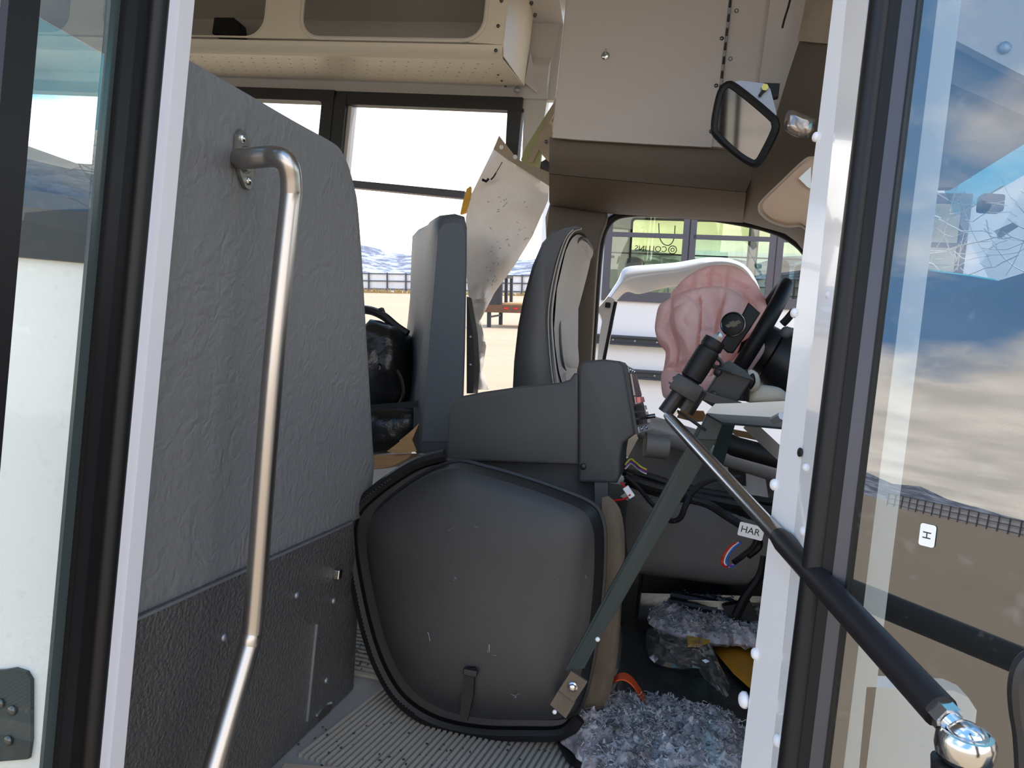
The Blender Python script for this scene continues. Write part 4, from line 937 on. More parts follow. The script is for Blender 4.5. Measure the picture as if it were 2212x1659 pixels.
# B pillar trim
t = thing('pillar_trim', 'dark brown pillar trim behind the driver seat', 'trim panel', PY(1235, 850, 2.64))
pt = crom([PY(x, y, 2.62) for x, y in ((1188, 425), (1240, 430), (1300, 436), (1312, 470), (1296, 520), (1288, 600), (1282, 700), (1276, 800), (1272, 850))], 3) + [PY(x, y, 2.62) for x, y in ((1190, 850), (1183, 600), (1180, 500))]
bevprism(pt, (0, .06, 0), .01).build('trim', 'brown_trim', t, True)
MB().prism([PY(x, y, 2.63) for x, y in ((1188, 440), (1178, 470), (1180, 520), (1190, 520))], (0, .02, 0)).build('torn_edge', 'tan_edge', t)
# weatherstrip arch
t = thing('door_weatherstrip', 'black rubber weatherstrip arching around the driver door opening', 'seal', PY(1275, 850, 2.68))
arch = [(1272, 850), (1277, 780), (1284, 690), (1290, 600), (1297, 530), (1308, 492), (1330, 468), (1370, 460), (1430, 461), (1520, 468), (1600, 480), (1660, 494), (1705, 514), (1740, 545), (1765, 600), (1785, 700)]
MB().tube(crom([PY(x, y, 2.66) for x, y in arch], 5), .0135, 10).build('strip', 'rubber', t, True)
# ---- brown front corner: windscreen header and A pillar
t = thing('front_corner_trim', 'brown moulded corner trim curving down to the windscreen pillar', 'trim panel', (.35, 2.2, 1.3))
ra1 = row([(1728, 85, 2.12), (1700, 170, 2.16), (1672, 260, 2.20), (1640, 340, 2.25), (1608, 400, 2.33), (1592, 440, 2.44), (1580, 474, 2.62)])
ra2 = row([(1760, 85, 2.02), (1735, 180, 2.05), (1708, 280, 2.10), (1680, 360, 2.18), (1655, 430, 2.30), (1645, 470, 2.45), (1650, 492, 2.62)])
ra3 = row([(1800, 85, 1.90), (1785, 190, 1.92), (1765, 300, 1.98), (1745, 400, 2.08), (1730, 470, 2.25), (1722, 505, 2.45), (1720, 522, 2.62)])
ra4 = row([(1870, 85, 1.75), (1860, 190, 1.75), (1850, 300, 1.80), (1835, 400, 1.95), (1820, 480, 2.15), (1805, 560, 2.40), (1800, 640, 2.62)])
loft('moulding', [ra1, ra2, ra3, ra4], 'brown_trim', t, (.02, .03, .02))
rb1 = row([(1742, -80, 2.10), (1740, 0, 2.10), (1722, 88, 2.11)]); rb2 = row([(1800, -80, 1.95), (1800, 0, 1.95), (1795, 95, 1.90)]); rb3 = row([(1890, -80, 1.7), (1890, 0, 1.7), (1880, 100, 1.74)])
loft('upper_moulding', [rb1, rb2, rb3], 'tan_edge', t, (.02, .03, .02))
# ---- sun visor
t = thing('sun_visor', 'tan fabric sun visor hanging at the front corner', 'visor', PY(1700, 500, 1.88))
vp = [(1640, 452), (1646, 435), (1690, 392), (1738, 347), (1760, 341), (1830, 338), (1835, 420), (1820, 520), (1760, 502), (1745, 498), (1728, 488), (1700, 490), (1668, 480), (1648, 466)]
inflate(crom([PY(x, y, 1.84) for x, y in vp], 3, True), (-.2, -1, 0), .018, .018, 10, 3).build('pad', 'tan_visor', t, True)
MB().tube(crom([PY(x, y, 1.838) for x, y in vp], 4, True), .0035, 6, True).build('piping', 'tan_edge', t, True)
MB().prism([PY(x, y, 1.815) for x, y in ((1725, 385), (1752, 360), (1752, 408), (1744, 404))], (0, .001, 0)).build('warning_label', 'paper', t)
# ---- interior mirror
t = thing('interior_mirror', 'black rimmed interior mirror tilted on a metal bracket', 'mirror', PY(1610, 355, 1.9))
mp_ = [(1570, 181), (1584, 186), (1625, 220), (1668, 260), (1675, 272), (1674, 290), (1650, 338), (1638, 354), (1624, 354), (1590, 330), (1548, 288), (1542, 270), (1546, 235), (1556, 195)]
mo = crom([PY(x, y, 1.88) for x, y in mp_], 4, True); mc = sum(mo, V()) / len(mo)
def mtilt(p): return p + V((0, (p.x - mc.x) * -.25 + (p.z - mc.z) * -.15, 0))
mo = [mtilt(p) for p in mo]; mnn = V((-.25, -1, -.15)).normalized()
inflate(mo, -mnn, .022, .002, 8, 3).build('housing', 'black_plastic', t, True)
MB().tube([p.lerp(mc, .05) for p in mo], .0105, 8, True).build('rim', 'rubber', t, True)
mf = [p.lerp(mc, .10) + mnn * .006 for p in mo]; MB().prism(mf, -mnn * .003).build('mirror_glass', 'mirror_face', t)
MB().prism([PY(x, y, 1.92) for x, y in ((1580, 178), (1600, 174), (1652, 180), (1664, 192), (1678, 246), (1671, 258), (1640, 236))], (0, .004, 0)).build('bracket', 'galvanised', t)
bo = PY(1652, 190, 1.915); MB().cyl(bo, bo + V((0, -.006, 0)), .0085, 6).build('bolt', 'brass', t); MB().bar(bo + V((-.01, -.002, -.02)), bo + V((-.002, -.002, -.006)), .007, .003, (0, 1, 0)).build('bolt_slot', 'ink', t)
MB().prism([PY(x, y, 1.935) for x, y in ((1635, 178), (1685, 180), (1682, 208), (1664, 212), (1655, 182))], (0, .02, 0)).build('mount_block', 'rubber', t)
# ---- clear lamp lens
t = thing('lamp_lens', 'clear plastic lamp lens on the brown corner trim', 'lamp', PY(1725, 300, 1.86))
lp_ = [(1703, 238), (1735, 247), (1764, 260), (1760, 280), (1745, 298), (1720, 296), (1700, 285), (1693, 272)]
inflate(crom([PY(x, y, 1.86) for x, y in lp_], 3, True), (0, -1, 0), .02, .002, 6, 3).build('lens', 'plastic_clear', t, True)
inflate(crom([PY(x, y, 1.868) for x, y in ((1704, 262), (1716, 250), (1728, 268), (1745, 262), (1758, 278), (1744, 292), (1716, 290), (1700, 278))], 3, True), (0, -1, 0), .008, .004, 5).build('bulb_plate', 'tan_visor', t, True)

# ================================================================== BENT DRIVER'S DOOR FRAME
t = thing('bent_door_frame', 'white driver door window frame bent outward', 'door frame', PY(1300, 850, 2.95))
DFY = 2.95
up_ = [(1290, 668), (1312, 640), (1335, 605), (1350, 578), (1400, 572), (1460, 567), (1530, 556), (1580, 560), (1615, 578), (1640, 620), (1652, 680)]
dn_ = [(1298, 690), (1326, 655), (1352, 630), (1380, 634), (1430, 622), (1490, 612), (1540, 590), (1580, 584), (1608, 600), (1626, 640), (1638, 690)]
ro = [[PY(x, y, DFY) for x, y in up_], [PY(x * .7 + X2 * .3, y * .7 + Y2 * .3, DFY - .04) for (x, y), (X2, Y2) in zip(up_, dn_)], [PY(x * .35 + X2 * .65, y * .35 + Y2 * .65, DFY - .03) for (x, y), (X2, Y2) in zip(up_, dn_)], [PY(x, y, DFY) for x, y in dn_]]
loft('window_rail', ro, 'nb_white', t, (0, .02, 0))
jj = [(1290, 668), (1300, 690), (1296, 720), (1290, 780), (1284, 850)]; jk = [(1314, 640), (1330, 655), (1318, 720), (1306, 780), (1296, 850)]
loft('lower_jamb', [[PY(x, y, 2.86) for x, y in jj], [PY(x, y, 2.84) for x, y in jk]], 'white_body', t, (0, .05, 0))
MB().tube(crom([PY(x, y, 2.835) for x, y in ((1330, 652), (1322, 690), (1312, 740), (1300, 800))], 4), .007, 6).build('rubber_edge', 'rubber', t, True)
MB().tube(crom([PY(x, y, DFY - .01) for x, y in ((1600, 578), (1612, 600), (1618, 622), (1634, 650))], 4), .004, 6).build('torn_trim', 'rubber', t, True)
MB().box(PY(1313, 659, 2.83), (.02, .02, .02), None, .004).build('stop_block', 'rubber', t)
# driver's door lower panel and side sill close the cab
struct(cpanel('wall_front', [[(-.30, -.05), (1.2, -.05), (1.2, .52), (.3, .50), (-.05, .44), (-.30, .36)]], .05, lambda u, v, w_: V((u, 2.80 + w_, v)), 'dash_grey'), 'dark lower panel of the driver door side', 'wall')

# ================================================================== STEERING WHEEL AND AIRBAG
wc = PY(1622, 738, 2.28); wdir = V((.40, 0, .916)).normalized(); wax = V((-.916, 0, .40)).normalized()
t = thing('steering_wheel', 'black steering wheel with burst hub seen edge on', 'steering wheel', wc - V((0, 0, .2)))
def wp(a, r, o=0): return wc + V((0, 1, 0)) * (math.cos(a) * r) + wdir * (math.sin(a) * r) + wax * o
MB().tube([wp(2 * math.pi * k / 48, .182) for k in range(48)], .021, 14, True).build('rim', 'rubber', t, True)
for a in (math.radians(20), math.radians(160), math.radians(-70), math.radians(-110)): MB().bar(wp(a, .04, -.03), wp(a, .175, -.004), .03, .014, wax, .003).build('spoke', 'rubber', t)
MB().lathe(wp(0, 0, -.015), -wax, [(0, .06), (.02, .07), (.05, .07)], 20).build('hub', 'black_plastic', t, True)
t = thing('steering_column', 'black steering column shroud under the wheel', 'column', wc - V((-.2, 0, .3)))
MB().lathe(wp(0, 0, -.055), -wax, [(0, .05), (.01, .085), (.06, .10), (.12, .105), (.18, .10), (.24, .085)], 22).build('shroud', 'black_plastic', t, True)
MB().tube(crom([PY(x, y, 2.12) for x, y in ((1690, 700), (1700, 690), (1715, 672))], 4), .010, 8).build('stalk', 'rubber', t, True)
dome('stalk_knob', PY(1699, 718, 2.10), (-.3, -1, 0), .016, .012, 'dash_grey', t)
t = thing('ignition_bezel', 'ivory plastic column bezel below the steering wheel', 'bezel', PY(1650, 868, 2.05))
inflate(crom([PY(x, y, 2.06) for x, y in ((1612, 868), (1618, 845), (1640, 832), (1680, 836), (1700, 850), (1705, 866), (1660, 872))], 3, True), (0, -1, 0), .03, .06, 8, 2.5).build('bezel', 'ivory', t, True)
inflate(crom([PY(x, y, 2.03) for x, y in ((1608, 812), (1622, 798), (1640, 812), (1640, 838), (1620, 848), (1610, 840))], 3, True), (0, -1, 0), .012, .03, 6).build('bezel_wing', 'ivory', t, True)
inflate(crom([PY(x, y, 1.99) for x, y in ((1618, 815), (1628, 806), (1632, 826), (1620, 842))], 3, True), (0, -1, 0), .004, .004, 4).build('dark_slot', 'rubber', t, True)
MB().tube(crom([PY(x, y, 2.00) for x, y in ((1600, 800), (1606, 830), (1604, 866))], 4), .016, 8).build('dark_rim', 'rubber', t, True)
# airbag: two slack lobes
t = thing('airbag', 'deflated pink airbag spilling from the steering wheel', 'airbag', PY(1500, 858, 2.25))
def folds(sx, sz, amp, ph=0):
    def f(q, r):
        wq = q + V((.05 * noise.noise(q * 5 + V((ph, 0, 0))), 0, .03 * noise.noise(q * 6 + V((0, ph, 0)))))
        c1 = noise.noise(V((wq.x * sx + ph, 0, wq.z * sz))); c2 = noise.noise(V((wq.x * sx * .6 + wq.z * sz * 1.3, ph + 7, wq.z * sz * .8)))
        c3 = noise.noise(V((wq.x * 9 - wq.z * 14, ph + 3, wq.z * 9 + wq.x * 8)))
        k = max(0, 1 - abs(c1) * 6) + .7 * max(0, 1 - abs(c2) * 7) + .45 * max(0, 1 - abs(c3) * 7)
        return (-amp * k + amp * 1.2 * c1 + amp * .9 * c3) * min(1, (1 - r) * 3.5)
    return f
p1 = [(1448, 640), (1462, 618), (1484, 597), (1520, 578), (1560, 573), (1592, 578), (1625, 602), (1645, 632), (1660, 668), (1640, 705), (1600, 740), (1540, 750), (1480, 730), (1452, 690)]
pts = crom([PY(x, y, 2.40) for x, y in p1], 10, True); c_ = PY(1545, 665, 2.40)
inflate(pts, (0, -1, .1), .06, .08, 40, 2.2, 0, 8, c_, 1, folds(13, 5, .016, 1.0)).build('upper_lobe', 'airbag', t, True)
p2 = [(1415, 715), (1417, 690), (1424, 662), (1440, 650), (1456, 640), (1480, 630), (1515, 622), (1555, 620), (1588, 630), (1606, 648), (1612, 690), (1604, 730), (1590, 770), (1575, 800), (1560, 838), (1530, 848), (1500, 846), (1470, 855), (1446, 860), (1432, 845), (1431, 815), (1436, 790), (1438, 762), (1424, 742)]
pts = crom([PY(x, y, 2.24) for x, y in p2], 7, True); c_ = PY(1512, 735, 2.24)
inflate(pts, (-.15, -1, .1), .085, .10, 48, 2.2, 0, 8, c_, 5, folds(16, 5, .022, 4.4)).build('lower_lobe', 'airbag', t, True)
p3 = [(1432, 800), (1470, 812), (1520, 815), (1562, 800), (1598, 770), (1640, 735), (1650, 760), (1600, 825), (1560, 845), (1500, 852), (1445, 862), (1430, 848)]
pts = crom([PY(x, y, 2.20) for x, y in p3], 4, True)
inflate(pts, (0, -1, -.1), .04, .04, 10, 2, .01, 18).build('hanging_fold', 'airbag', t, True)
MB().tube(crom([PY(x, y, 2.238) for x, y in p2[3:12]], 6), .0022, 6).build('seam', 'airbag', t, True)
# hub cover with emblem
t = thing('airbag_cover', 'black airbag cover flap with round emblem hanging from the hub', 'cover', PY(1580, 765, 2.04))
bevprism([PY(x, y, 2.045) for x, y in ((1617, 653), (1643, 676), (1620, 712), (1584, 763), (1572, 762), (1555, 745), (1566, 728), (1598, 690))], (0, .02, 0), .004).build('flap', 'rubber', t, True)
ec_ = PY(1583, 700, 2.035); en_ = V((-.25, -1, .05)).normalized(); ex_ = V((0, 0, 1)).cross(en_).normalized() * -1; ez_ = en_.cross(ex_); ez_ = ez_ if ez_.z > 0 else -ez_
MB().lathe(ec_ - en_ * .012, en_, [(0, .030), (.008, .0315), (.010, .029)], 28).build('emblem_disc', 'ink', t, True)
MB().tube([ec_ + ex_ * math.cos(k * math.pi / 16) * .030 + ez_ * math.sin(k * math.pi / 16) * .030 - en_ * .001 for k in range(32)], .0022, 6, True).build('emblem_ring', 'dark_steel', t, True)
bt = [(-.017, .0045), (-.0065, .0045), (-.0045, .008), (.0085, .008), (.0065, .0045), (.019, .0045), (.015, -.0045), (.0045, -.0045), (.0025, -.008), (-.0105, -.008), (-.0085, -.0045), (-.021, -.0045)]
cr_, sr_ = math.cos(-.45), math.sin(-.45)
MB().prism([ec_ + ex_ * (u * cr_ - v * sr_) + ez_ * (u * sr_ + v * cr_) - en_ * .0015 for u, v in bt], en_ * .001).build('emblem', 'gold', t)

# ================================================================== DOOR CONTROL HANDLE, FRAME, STRUT
HY = 1.19
t = thing('door_handle_lever', 'black ribbed door control lever above the steel strut', 'lever', PY(1450, 890, HY))
g0, g1 = PY(1484, 832, HY), PY(1543, 738, HY); ga = (g1 - g0).normalized(); gl = (g1 - g0).length
prf = []
for k in range(31):
    s_ = k / 30; r = .0162 + .0012 * math.sin(s_ * math.pi) - (.0022 if .06 < s_ < .14 or .8 < s_ < .86 else 0) + (.0004 if k % 2 else 0); prf.append((s_ * gl, r))
MB().lathe(g0, ga, prf, 20).build('grip', 'rubber', t, True)
MB().lathe(g1, ga, [(0, .0165), (.003, .0165), (.004, .01)], 18).build('grip_end', 'rubber', t, True)
MB().lathe(g1 + ga * .003, ga, [(0, .0075), (.007, .0075), (.011, .0055), (.013, .002)], 6).build('acorn_nut', 'bright_steel', t)
for o, r in ((-.004, .024), (-.012, .026)): MB().lathe(g0 + ga * o, ga, [(0, r), (.003, r)], 24).build('flange_disc', 'black_plastic', t, True)
bb_ = PY(1482, 838, HY - .03); MB().box(bb_, (.044, .03, .026), Matrix((ga.cross(V((0, 1, 0))), V((0, 1, 0)), ga)).transposed(), .003).build('clamp_block', 'black_plastic', t, True)
MB().cyl(PY(1476, 836, HY - .02), PY(1436, 892, HY - .02), .0115, 16).build('pivot_barrel', 'black_plastic', t, True)
MB().cyl(PY(1505, 838, HY), PY(1475, 886, HY), .017, 16).build('lower_barrel', 'black_plastic', t, True)
MB().cyl(PY(1456, 886, HY - .01), PY(1452, 894, HY - .01), .007, 6).build('pivot_nut', 'bright_steel', t)
bevprism([PY(x, y, HY + .012) for x, y in ((1452, 815), (1462, 810), (1500, 835), (1545, 852), (1600, 868), (1620, 882), (1570, 880), (1522, 866), (1480, 848))], (0, .006, 0), .001).build('cam_plate', 'black_plastic', t)
MB().tube(crom([PY(x, y, HY + .02) for x, y in ((1530, 775), (1545, 772), (1558, 782), (1556, 792), (1540, 792), (1530, 785), (1545, 792), (1580, 805))], 4), .0035, 6).build('link_loop', 'black_plastic', t, True)
for k, (x, y) in enumerate(((1504, 858), (1510, 848))): MB().cyl(PY(x, y, HY - .01), PY(x - 12, y + 18, HY - .01), .005, 8).build('pin', 'dark_steel', t)
t = thing('handle_mount', 'black box section mount behind the door lever', 'bracket', PY(1550, 872, 1.28))
MB().bar(PY(1595, 800, 1.28), PY(1542, 880, 1.28), .050, .04, (0, 1, 0), .003).build('box_tube', 'black_plastic', t)
MB().prism([PY(x, y, 1.25) for x, y in ((1554, 790), (1575, 778), (1610, 800), (1630, 822), (1560, 800))], (0, .05, 0)).build('top_plate', 'strut_paint', t)
dome('mount_bolt', PY(1550, 804, 1.255), (0, -1, 0), .007, .006, 'black_plastic', t); dome('mount_bolt', PY(1541, 852, 1.255), (0, -1, 0), .006, .003, 'black_plastic', t)
MB().tube(crom([PY(x, y, 1.42) for x, y in ((1572, 868), (1580, 845), (1600, 826))], 4), .012, 8).build('rusty_hoop', 'tan_dirty', t, True)
# cable from the lever to the frame
tag(MB().tube(crom([PY(x, y, HY - .01) for x, y in ((1462, 888), (1485, 902), (1508, 918), (1525, 930))], 4), .0028, 6).build('control_cable', 'ink', None, True), 'thin black control cable below the door lever', 'cable')
t = thing('support_frame', 'beige angle frame carrying the door lever', 'frame', PY(1600, 940, 1.18))
MB().prism([PY(x, y, 1.20) for x, y in ((1526, 892), (1545, 872), (1620, 870), (1720, 865), (1720, 902), (1600, 899))], (0, .004, 0)).build('front_flange', 'beige_metal', t)
MB().prism([PY(1526, 893, 1.20), PY(1720, 904, 1.20), PY(1720, 926, 1.10) , PY(1560, 912, 1.12)], (0, .004, -.003)).build('lower_flange', 'strut_paint', t)
MB().bar(PY(1575, 905, 1.30), PY(1545, 1010, 1.40), .022, .012, (0, 1, 0)).build('upright', 'strut_paint', t)
MB().bar(PY(1615, 915, 1.30), PY(1690, 985, 1.30), .020, .006, (0, 1, 0)).build('gusset', 'dark_steel', t)
MB().cyl(PY(1672, 908, 1.10), PY(1690, 898, 1.08), .006, 8).build('frame_bolt', 'galvanised', t)
t = thing('steel_strut', 'blue grey steel strut slanting down to the engine cover', 'strut', PY(1230, 1500, 1.30))
def sy(y): return 1.22 + (y - 892) / (1450 - 892) * .075 
ed = [((1514, 925), (1530, 893)), ((1500, 950), (1548, 950)), ((1363, 1200), (1401, 1200)), ((1298, 1318), (1335, 1316)), ((1262, 1384), (1296, 1378)), ((1226, 1449), (1262, 1444))]
L_ = [PY(a[0], a[1], sy(a[1])) for a, b_ in ed]; R_2 = [PY(b_[0], b_[1], sy(b_[1])) for a, b_ in ed]
MB().prism(L_ + R_2[::-1], (0, .005, 0)).build('flat_bar', 'strut_paint', t)
MB().prism(L_ + [p + V((-.004, 0, .002)) for p in L_[::-1]], (0, .022, 0)).build('edge_flange', 'strut_paint', t)
bevprism([PY(x, y, 1.215) for x, y in ((1512, 930), (1526, 896), (1540, 890), (1566, 897), (1562, 915), (1548, 952), (1502, 950))], (0, .03, 0), .002).build('top_bracket', 'strut_paint', t)
bevprism([PY(x, y, 1.288) for x, y in ((1233, 1450), (1269, 1473), (1264, 1482), (1240, 1518), (1206, 1492))], (0, .006, 0), .001).build('foot_bracket', 'tan_dirty', t)
MB().prism([PY(x, y, 1.292) for x, y in ((1206, 1492), (1242, 1518), (1222, 1552), (1188, 1522))], (0, .02, 0)).build('foot_tab', 'tan_dirty', t)
fb = PY(1237, 1484, 1.287); MB().lathe(fb, (0, -1, 0), [(0, .0085), (.001, .0085), (.002, .006), (.006, .0055), (.007, .003)], 14).build('foot_bolt', 'bright_steel', t, True)
dome('strut_rivet', PY(1291, 1381, sy(1381) - .001), (0, -1, 0), .0042, .003, 'white_plastic', t); dome('strut_rivet', PY(1198, 1538, 1.29), (0, -1, 0), .004, .003, 'white_plastic', t)

# ================================================================== DASHBOARD, WINDSCREEN
t = thing('lower_dashboard', 'grey lower dashboard with silver cross tube and dark bin', 'dashboard', (.3, 2.1, .0))
inflate(crom([PY(x, y, 2.02) for x, y in ((1340, 1072), (1400, 1076), (1470, 1082), (1560, 1096), (1640, 1120), (1700, 1150), (1700, 1230), (1640, 1262), (1560, 1262), (1470, 1250), (1390, 1240), (1345, 1225))], 3, True), (0, -1, .15), .05, .15, 10, 4).build('lower_bin', 'dash_grey', t, True)
MB().tube([PY(1388, 920, 2.15), PY(1470, 946, 2.12), PY(1570, 978, 2.08), PY(1740, 1030, 2.0)], .036, 14).build('cross_tube', 'silver_dash', t, True)
MB().prism([PY(x, y, 2.18) for x, y in ((1385, 935), (1500, 965), (1720, 1020), (1720, 1110), (1500, 1080), (1360, 1062), (1350, 1000))], (0, .05, 0)).build('centre_panel', 'dash_grey', t)
MB().tube([PY(1402, 946, 2.12), PY(1560, 950, 2.10), PY(1740, 1000, 2.05)], .006, 8).build('bright_edge', 'silver_dash', t, True)
MB().tube([PY(1555, 948, 1.72), PY(1590, 965, 1.70), PY(1720, 1000, 1.66)], .022, 10).build('black_duct', 'rubber', t, True)
MB().prism([PY(x, y, 2.22) for x, y in ((1360, 1060), (1720, 1100), (1720, 1290), (1345, 1280))], (0, .03, 0)).build('back_panel', 'rubber', t)
MB().prism([PY(x, y, 2.10) for x, y in ((1560, 990), (1620, 1000), (1650, 1010), (1660, 1075), (1570, 1060))], (0, .02, 0)).build('opening_frame', 'galvanised', t)
MB().prism([PY(x, y, 2.095) for x, y in ((1572, 1002), (1610, 1008), (1612, 1050), (1576, 1046))], (0, .01, 0)).build('dark_opening', 'ink', t)
t = thing('plywood_strip', 'strip of bare plywood showing past the dashboard', 'board', PY(1520, 915, 2.5))
MB().prism([PY(x, y, 2.45) for x, y in ((1470, 885), (1520, 888), (1530, 910), (1500, 912), (1462, 902))], (0, .02, 0)).build('near_board', 'plywood', t)
MB().prism([PY(x, y, 2.45) for x, y in ((1570, 925), (1650, 940), (1652, 955), (1590, 942))], (0, .02, 0)).build('far_board', 'plywood', t)
# upper dash (passenger side), dark, filling the view behind the right leaf
t = thing('upper_dashboard', 'dark dashboard top behind the right door glass', 'dashboard', (.75, 1.7, .3))
bevprism([V((.47, .93, .25)), V((.45, .93, .80)), V((.50, .93, .935)), V((.62, .93, .95)), V((1.10, .93, .86)), V((1.12, .93, .25))], (0, 1.75, 0), .02).build('top_pad', 'black_plastic', t, True)
MB().bx(.60, 1.15, .93, 2.70, -.05, .30).build('firewall', 'rubber', t)
bevprism([PY(x, y, 1.90) for x, y in ((1960, 576), (2010, 580), (2100, 592), (2180, 605), (2290, 628), (2290, 800), (1960, 800))], (0, .10, 0), .012).build('dash_hood', 'black_plastic', t, True)
# windscreen with crack lines
wa, wb2 = V((1.13, 1.7, .84)), V((.66, 1.7, 1.50)); wnn = V((0, 1, 0)).cross(wb2 - wa).normalized()
t = thing('windscreen', 'cracked windscreen with blue tinted top band behind the right door glass', 'windscreen', (1.0, 1.8, .84))
def WS(v, Y, o=0): return wa.lerp(wb2, v) + V((0, Y - 1.7, 0)) + wnn * o
MB().prism([WS(0, .88), WS(0, 2.72), WS(.72, 2.62), WS(.72, .98)], wnn * .005).build('glass', 'wind_glass', t)
MB().prism([WS(.72, .98), WS(.72, 2.62), WS(1, 2.55), WS(1, 1.05)], wnn * .005).build('tint_band', 'wind_tint', t)
b = MB(); random.seed(11)
ic = PL(2070, 560, wa, wnn)
def wpx(x, y): return PL(x, y, wa + wnn * .001, wnn)
for k in range(44):
    x, y = random.uniform(1985, 2260), random.uniform(395, 600); fam = random.choice((-.35, .45, -1.1, 1.2, .1)) + random.uniform(-.25, .25); ln = random.uniform(60, 190); pts = []
    for j in range(6):
        r = (j / 5 - .5) * ln; pts.append((x + r * math.cos(fam) + random.uniform(-3, 3), y + r * math.sin(fam) + 10 * math.sin(j) + random.uniform(-3, 3)))
    pts = [wpx(u, v) for u, v in pts if v < 612 and v > 300 + (2230 - u) * .55 - 60]
    if len(pts) > 2: b.tube(pts, random.uniform(.0010, .0024), 4)
o_ = b.build('crack_lines', 'paper', t); o_['kind'] = 'stuff'
b = MB(); b.box(wpx(2125, 448) - wnn * -.02, (.06, .05, .05), None, .008); b.build('mirror_mount', 'rubber', t, True)
MB().prism([wpx(x, y) + wnn * .004 for x, y in ((2145, 500), (2190, 480), (2196, 492), (2155, 518))], wnn * .001).build('inspection_sticker', 'beige_metal', t)
# header panels above the windscreen on the passenger side
t = thing('front_header', 'grey front header panels behind the right door glass', 'trim panel', (.5, 1.3, 1.2))
HP = lambda pts, Y, nm, m_: MB().prism([PY(x, y, Y) for x, y in pts], (0, .02, 0)).build(nm, m_, t)
HP(((2040, -60), (2330, -60), (2330, 225), (2060, 85), (2038, 80)), 1.25, 'upper_panel', 'cabinet_white')
HP(((2030, 75), (2062, 84), (2330, 222), (2330, 300), (2030, 170)), 1.28, 'dark_band', 'brown_trim')  # solid brown band between the upper and lower panels
HP(((2025, 165), (2330, 285), (2230, 300), (2060, 405), (1985, 405)), 1.31, 'lower_panel', 'dash_grey')
dome('panel_bolt', PY(2170, 103, 1.248), (0, -1, 0), .009, .006, 'galvanised', t)

# ================================================================== WIRING
t = thing('wiring_harness', 'bundle of black corrugated wiring loom under the dashboard', 'wiring', PY(1500, 1120, 1.7))
def loom(name, pxs, Y, r, m_='rubber', rib=True, par=None):
    pts = crom([PY(x, y, Y + (k % 3 - 1) * .006) for k, (x, y) in enumerate(pxs)], 10 if rib else 6)
    return MB().tube(pts, [r * (1.0 if (not rib or i % 2) else .86) for i in range(len(pts))], 8).build(name, m_, par or t, True)
loom('loom', [(1345, 1018), (1400, 1030), (1470, 1052), (1560, 1070), (1700, 1090)], 1.80, .011)
loom('loom', [(1350, 1030), (1400, 1048), (1470, 1066), (1560, 1084), (1700, 1112)], 1.78, .013)
loom('loom', [(1352, 1040), (1410, 1062), (1480, 1078), (1560, 1092), (1640, 1120), (1700, 1135)], 1.80, .010)
loom('cable', [(1350, 1028), (1380, 1055), (1405, 1085), (1425, 1105), (1440, 1118)], 1.74, .005, rib=False)
loom('cable', [(1600, 1030), (1540, 1035), (1500, 1058), (1482, 1090), (1470, 1118), (1455, 1125), (1440, 1122)], 1.60, .006, rib=False)
loom('cable', [(1480, 1075), (1530, 1090), (1570, 1115), (1610, 1140), (1635, 1160), (1638, 1180), (1615, 1200)], 1.72, .009, rib=False)
loom('cable', [(1640, 1140), (1630, 1175), (1605, 1200), (1585, 1215)], 1.66, .006, rib=False)
t2 = thing('loose_wires', 'bare coloured wire ends hanging below the harness label', 'wires', PY(1575, 1225, 1.62))
for k, (c_, dx) in enumerate((('orange_wire', 0), ('white_wire', 4), ('blue_wire', 9), ('red_wire', -3))):
    loom('wire', [(1592 + dx, 1172), (1578 + dx, 1182), (1566 + dx, 1198), (1561 + dx, 1215), (1570 + dx, 1224), (1582 + dx * .5, 1220)], 1.62 - k * .004, .0018, c_, False, t2)
tg0 = PY(1612, 1145, 1.60); tx = (PY(1640, 1152, 1.60) - tg0).normalized(); tz = V((0, -1, 0)).cross(tx); tz = tz if tz.z > 0 else -tz
tl = thing('harness_label', 'white printed label on the wiring harness', 'label', PY(1615, 1165, 1.60))
lbl = MB().prism([tg0 + tx * u + tz * v for u, v in rrect(-.015, .034, -.014, .014, .003, 3)], (0, .0008, 0)).build('tag', 'paper', tl)
text('print', 'HAR', lambda u, v, w_: tg0 + tx * (u + .008) + tz * v + V((0, -.0004 - w_, 0)), .019, 'ink', tl, .0002)
t3 = thing('red_wires', 'red wires with a white plug below the console', 'wires', PY(1345, 1090, 1.60))
loom('wire', [(1342, 1042), (1350, 1052), (1358, 1058)], 1.60, .002, 'red_wire', False, t3); loom('wire', [(1362, 1068), (1348, 1078), (1325, 1081)], 1.60, .002, 'red_wire', False, t3)
MB().bar(PY(1351, 1052, 1.598), PY(1366, 1074, 1.598), .013, .008, (0, 1, 0), .001).build('plug', 'white_plastic', t3)
t4 = thing('multicolour_wires', 'tangle of thin coloured wires beside the console', 'wires', PY(1370, 1020, 1.72))
for k, (c_, dy) in enumerate((('yellow_wire', 0), ('purple_wire', 6), ('red_wire', 4), ('white_wire', 9), ('yellow_wire', 3))):
    loom('wire', [(1350, 1004 + dy), (1362, 992 + dy), (1372, 998 + dy), (1384, 1008 + dy), (1396, 1014 + dy)], 1.72 + .006 * k, .0022, c_, False, t4)

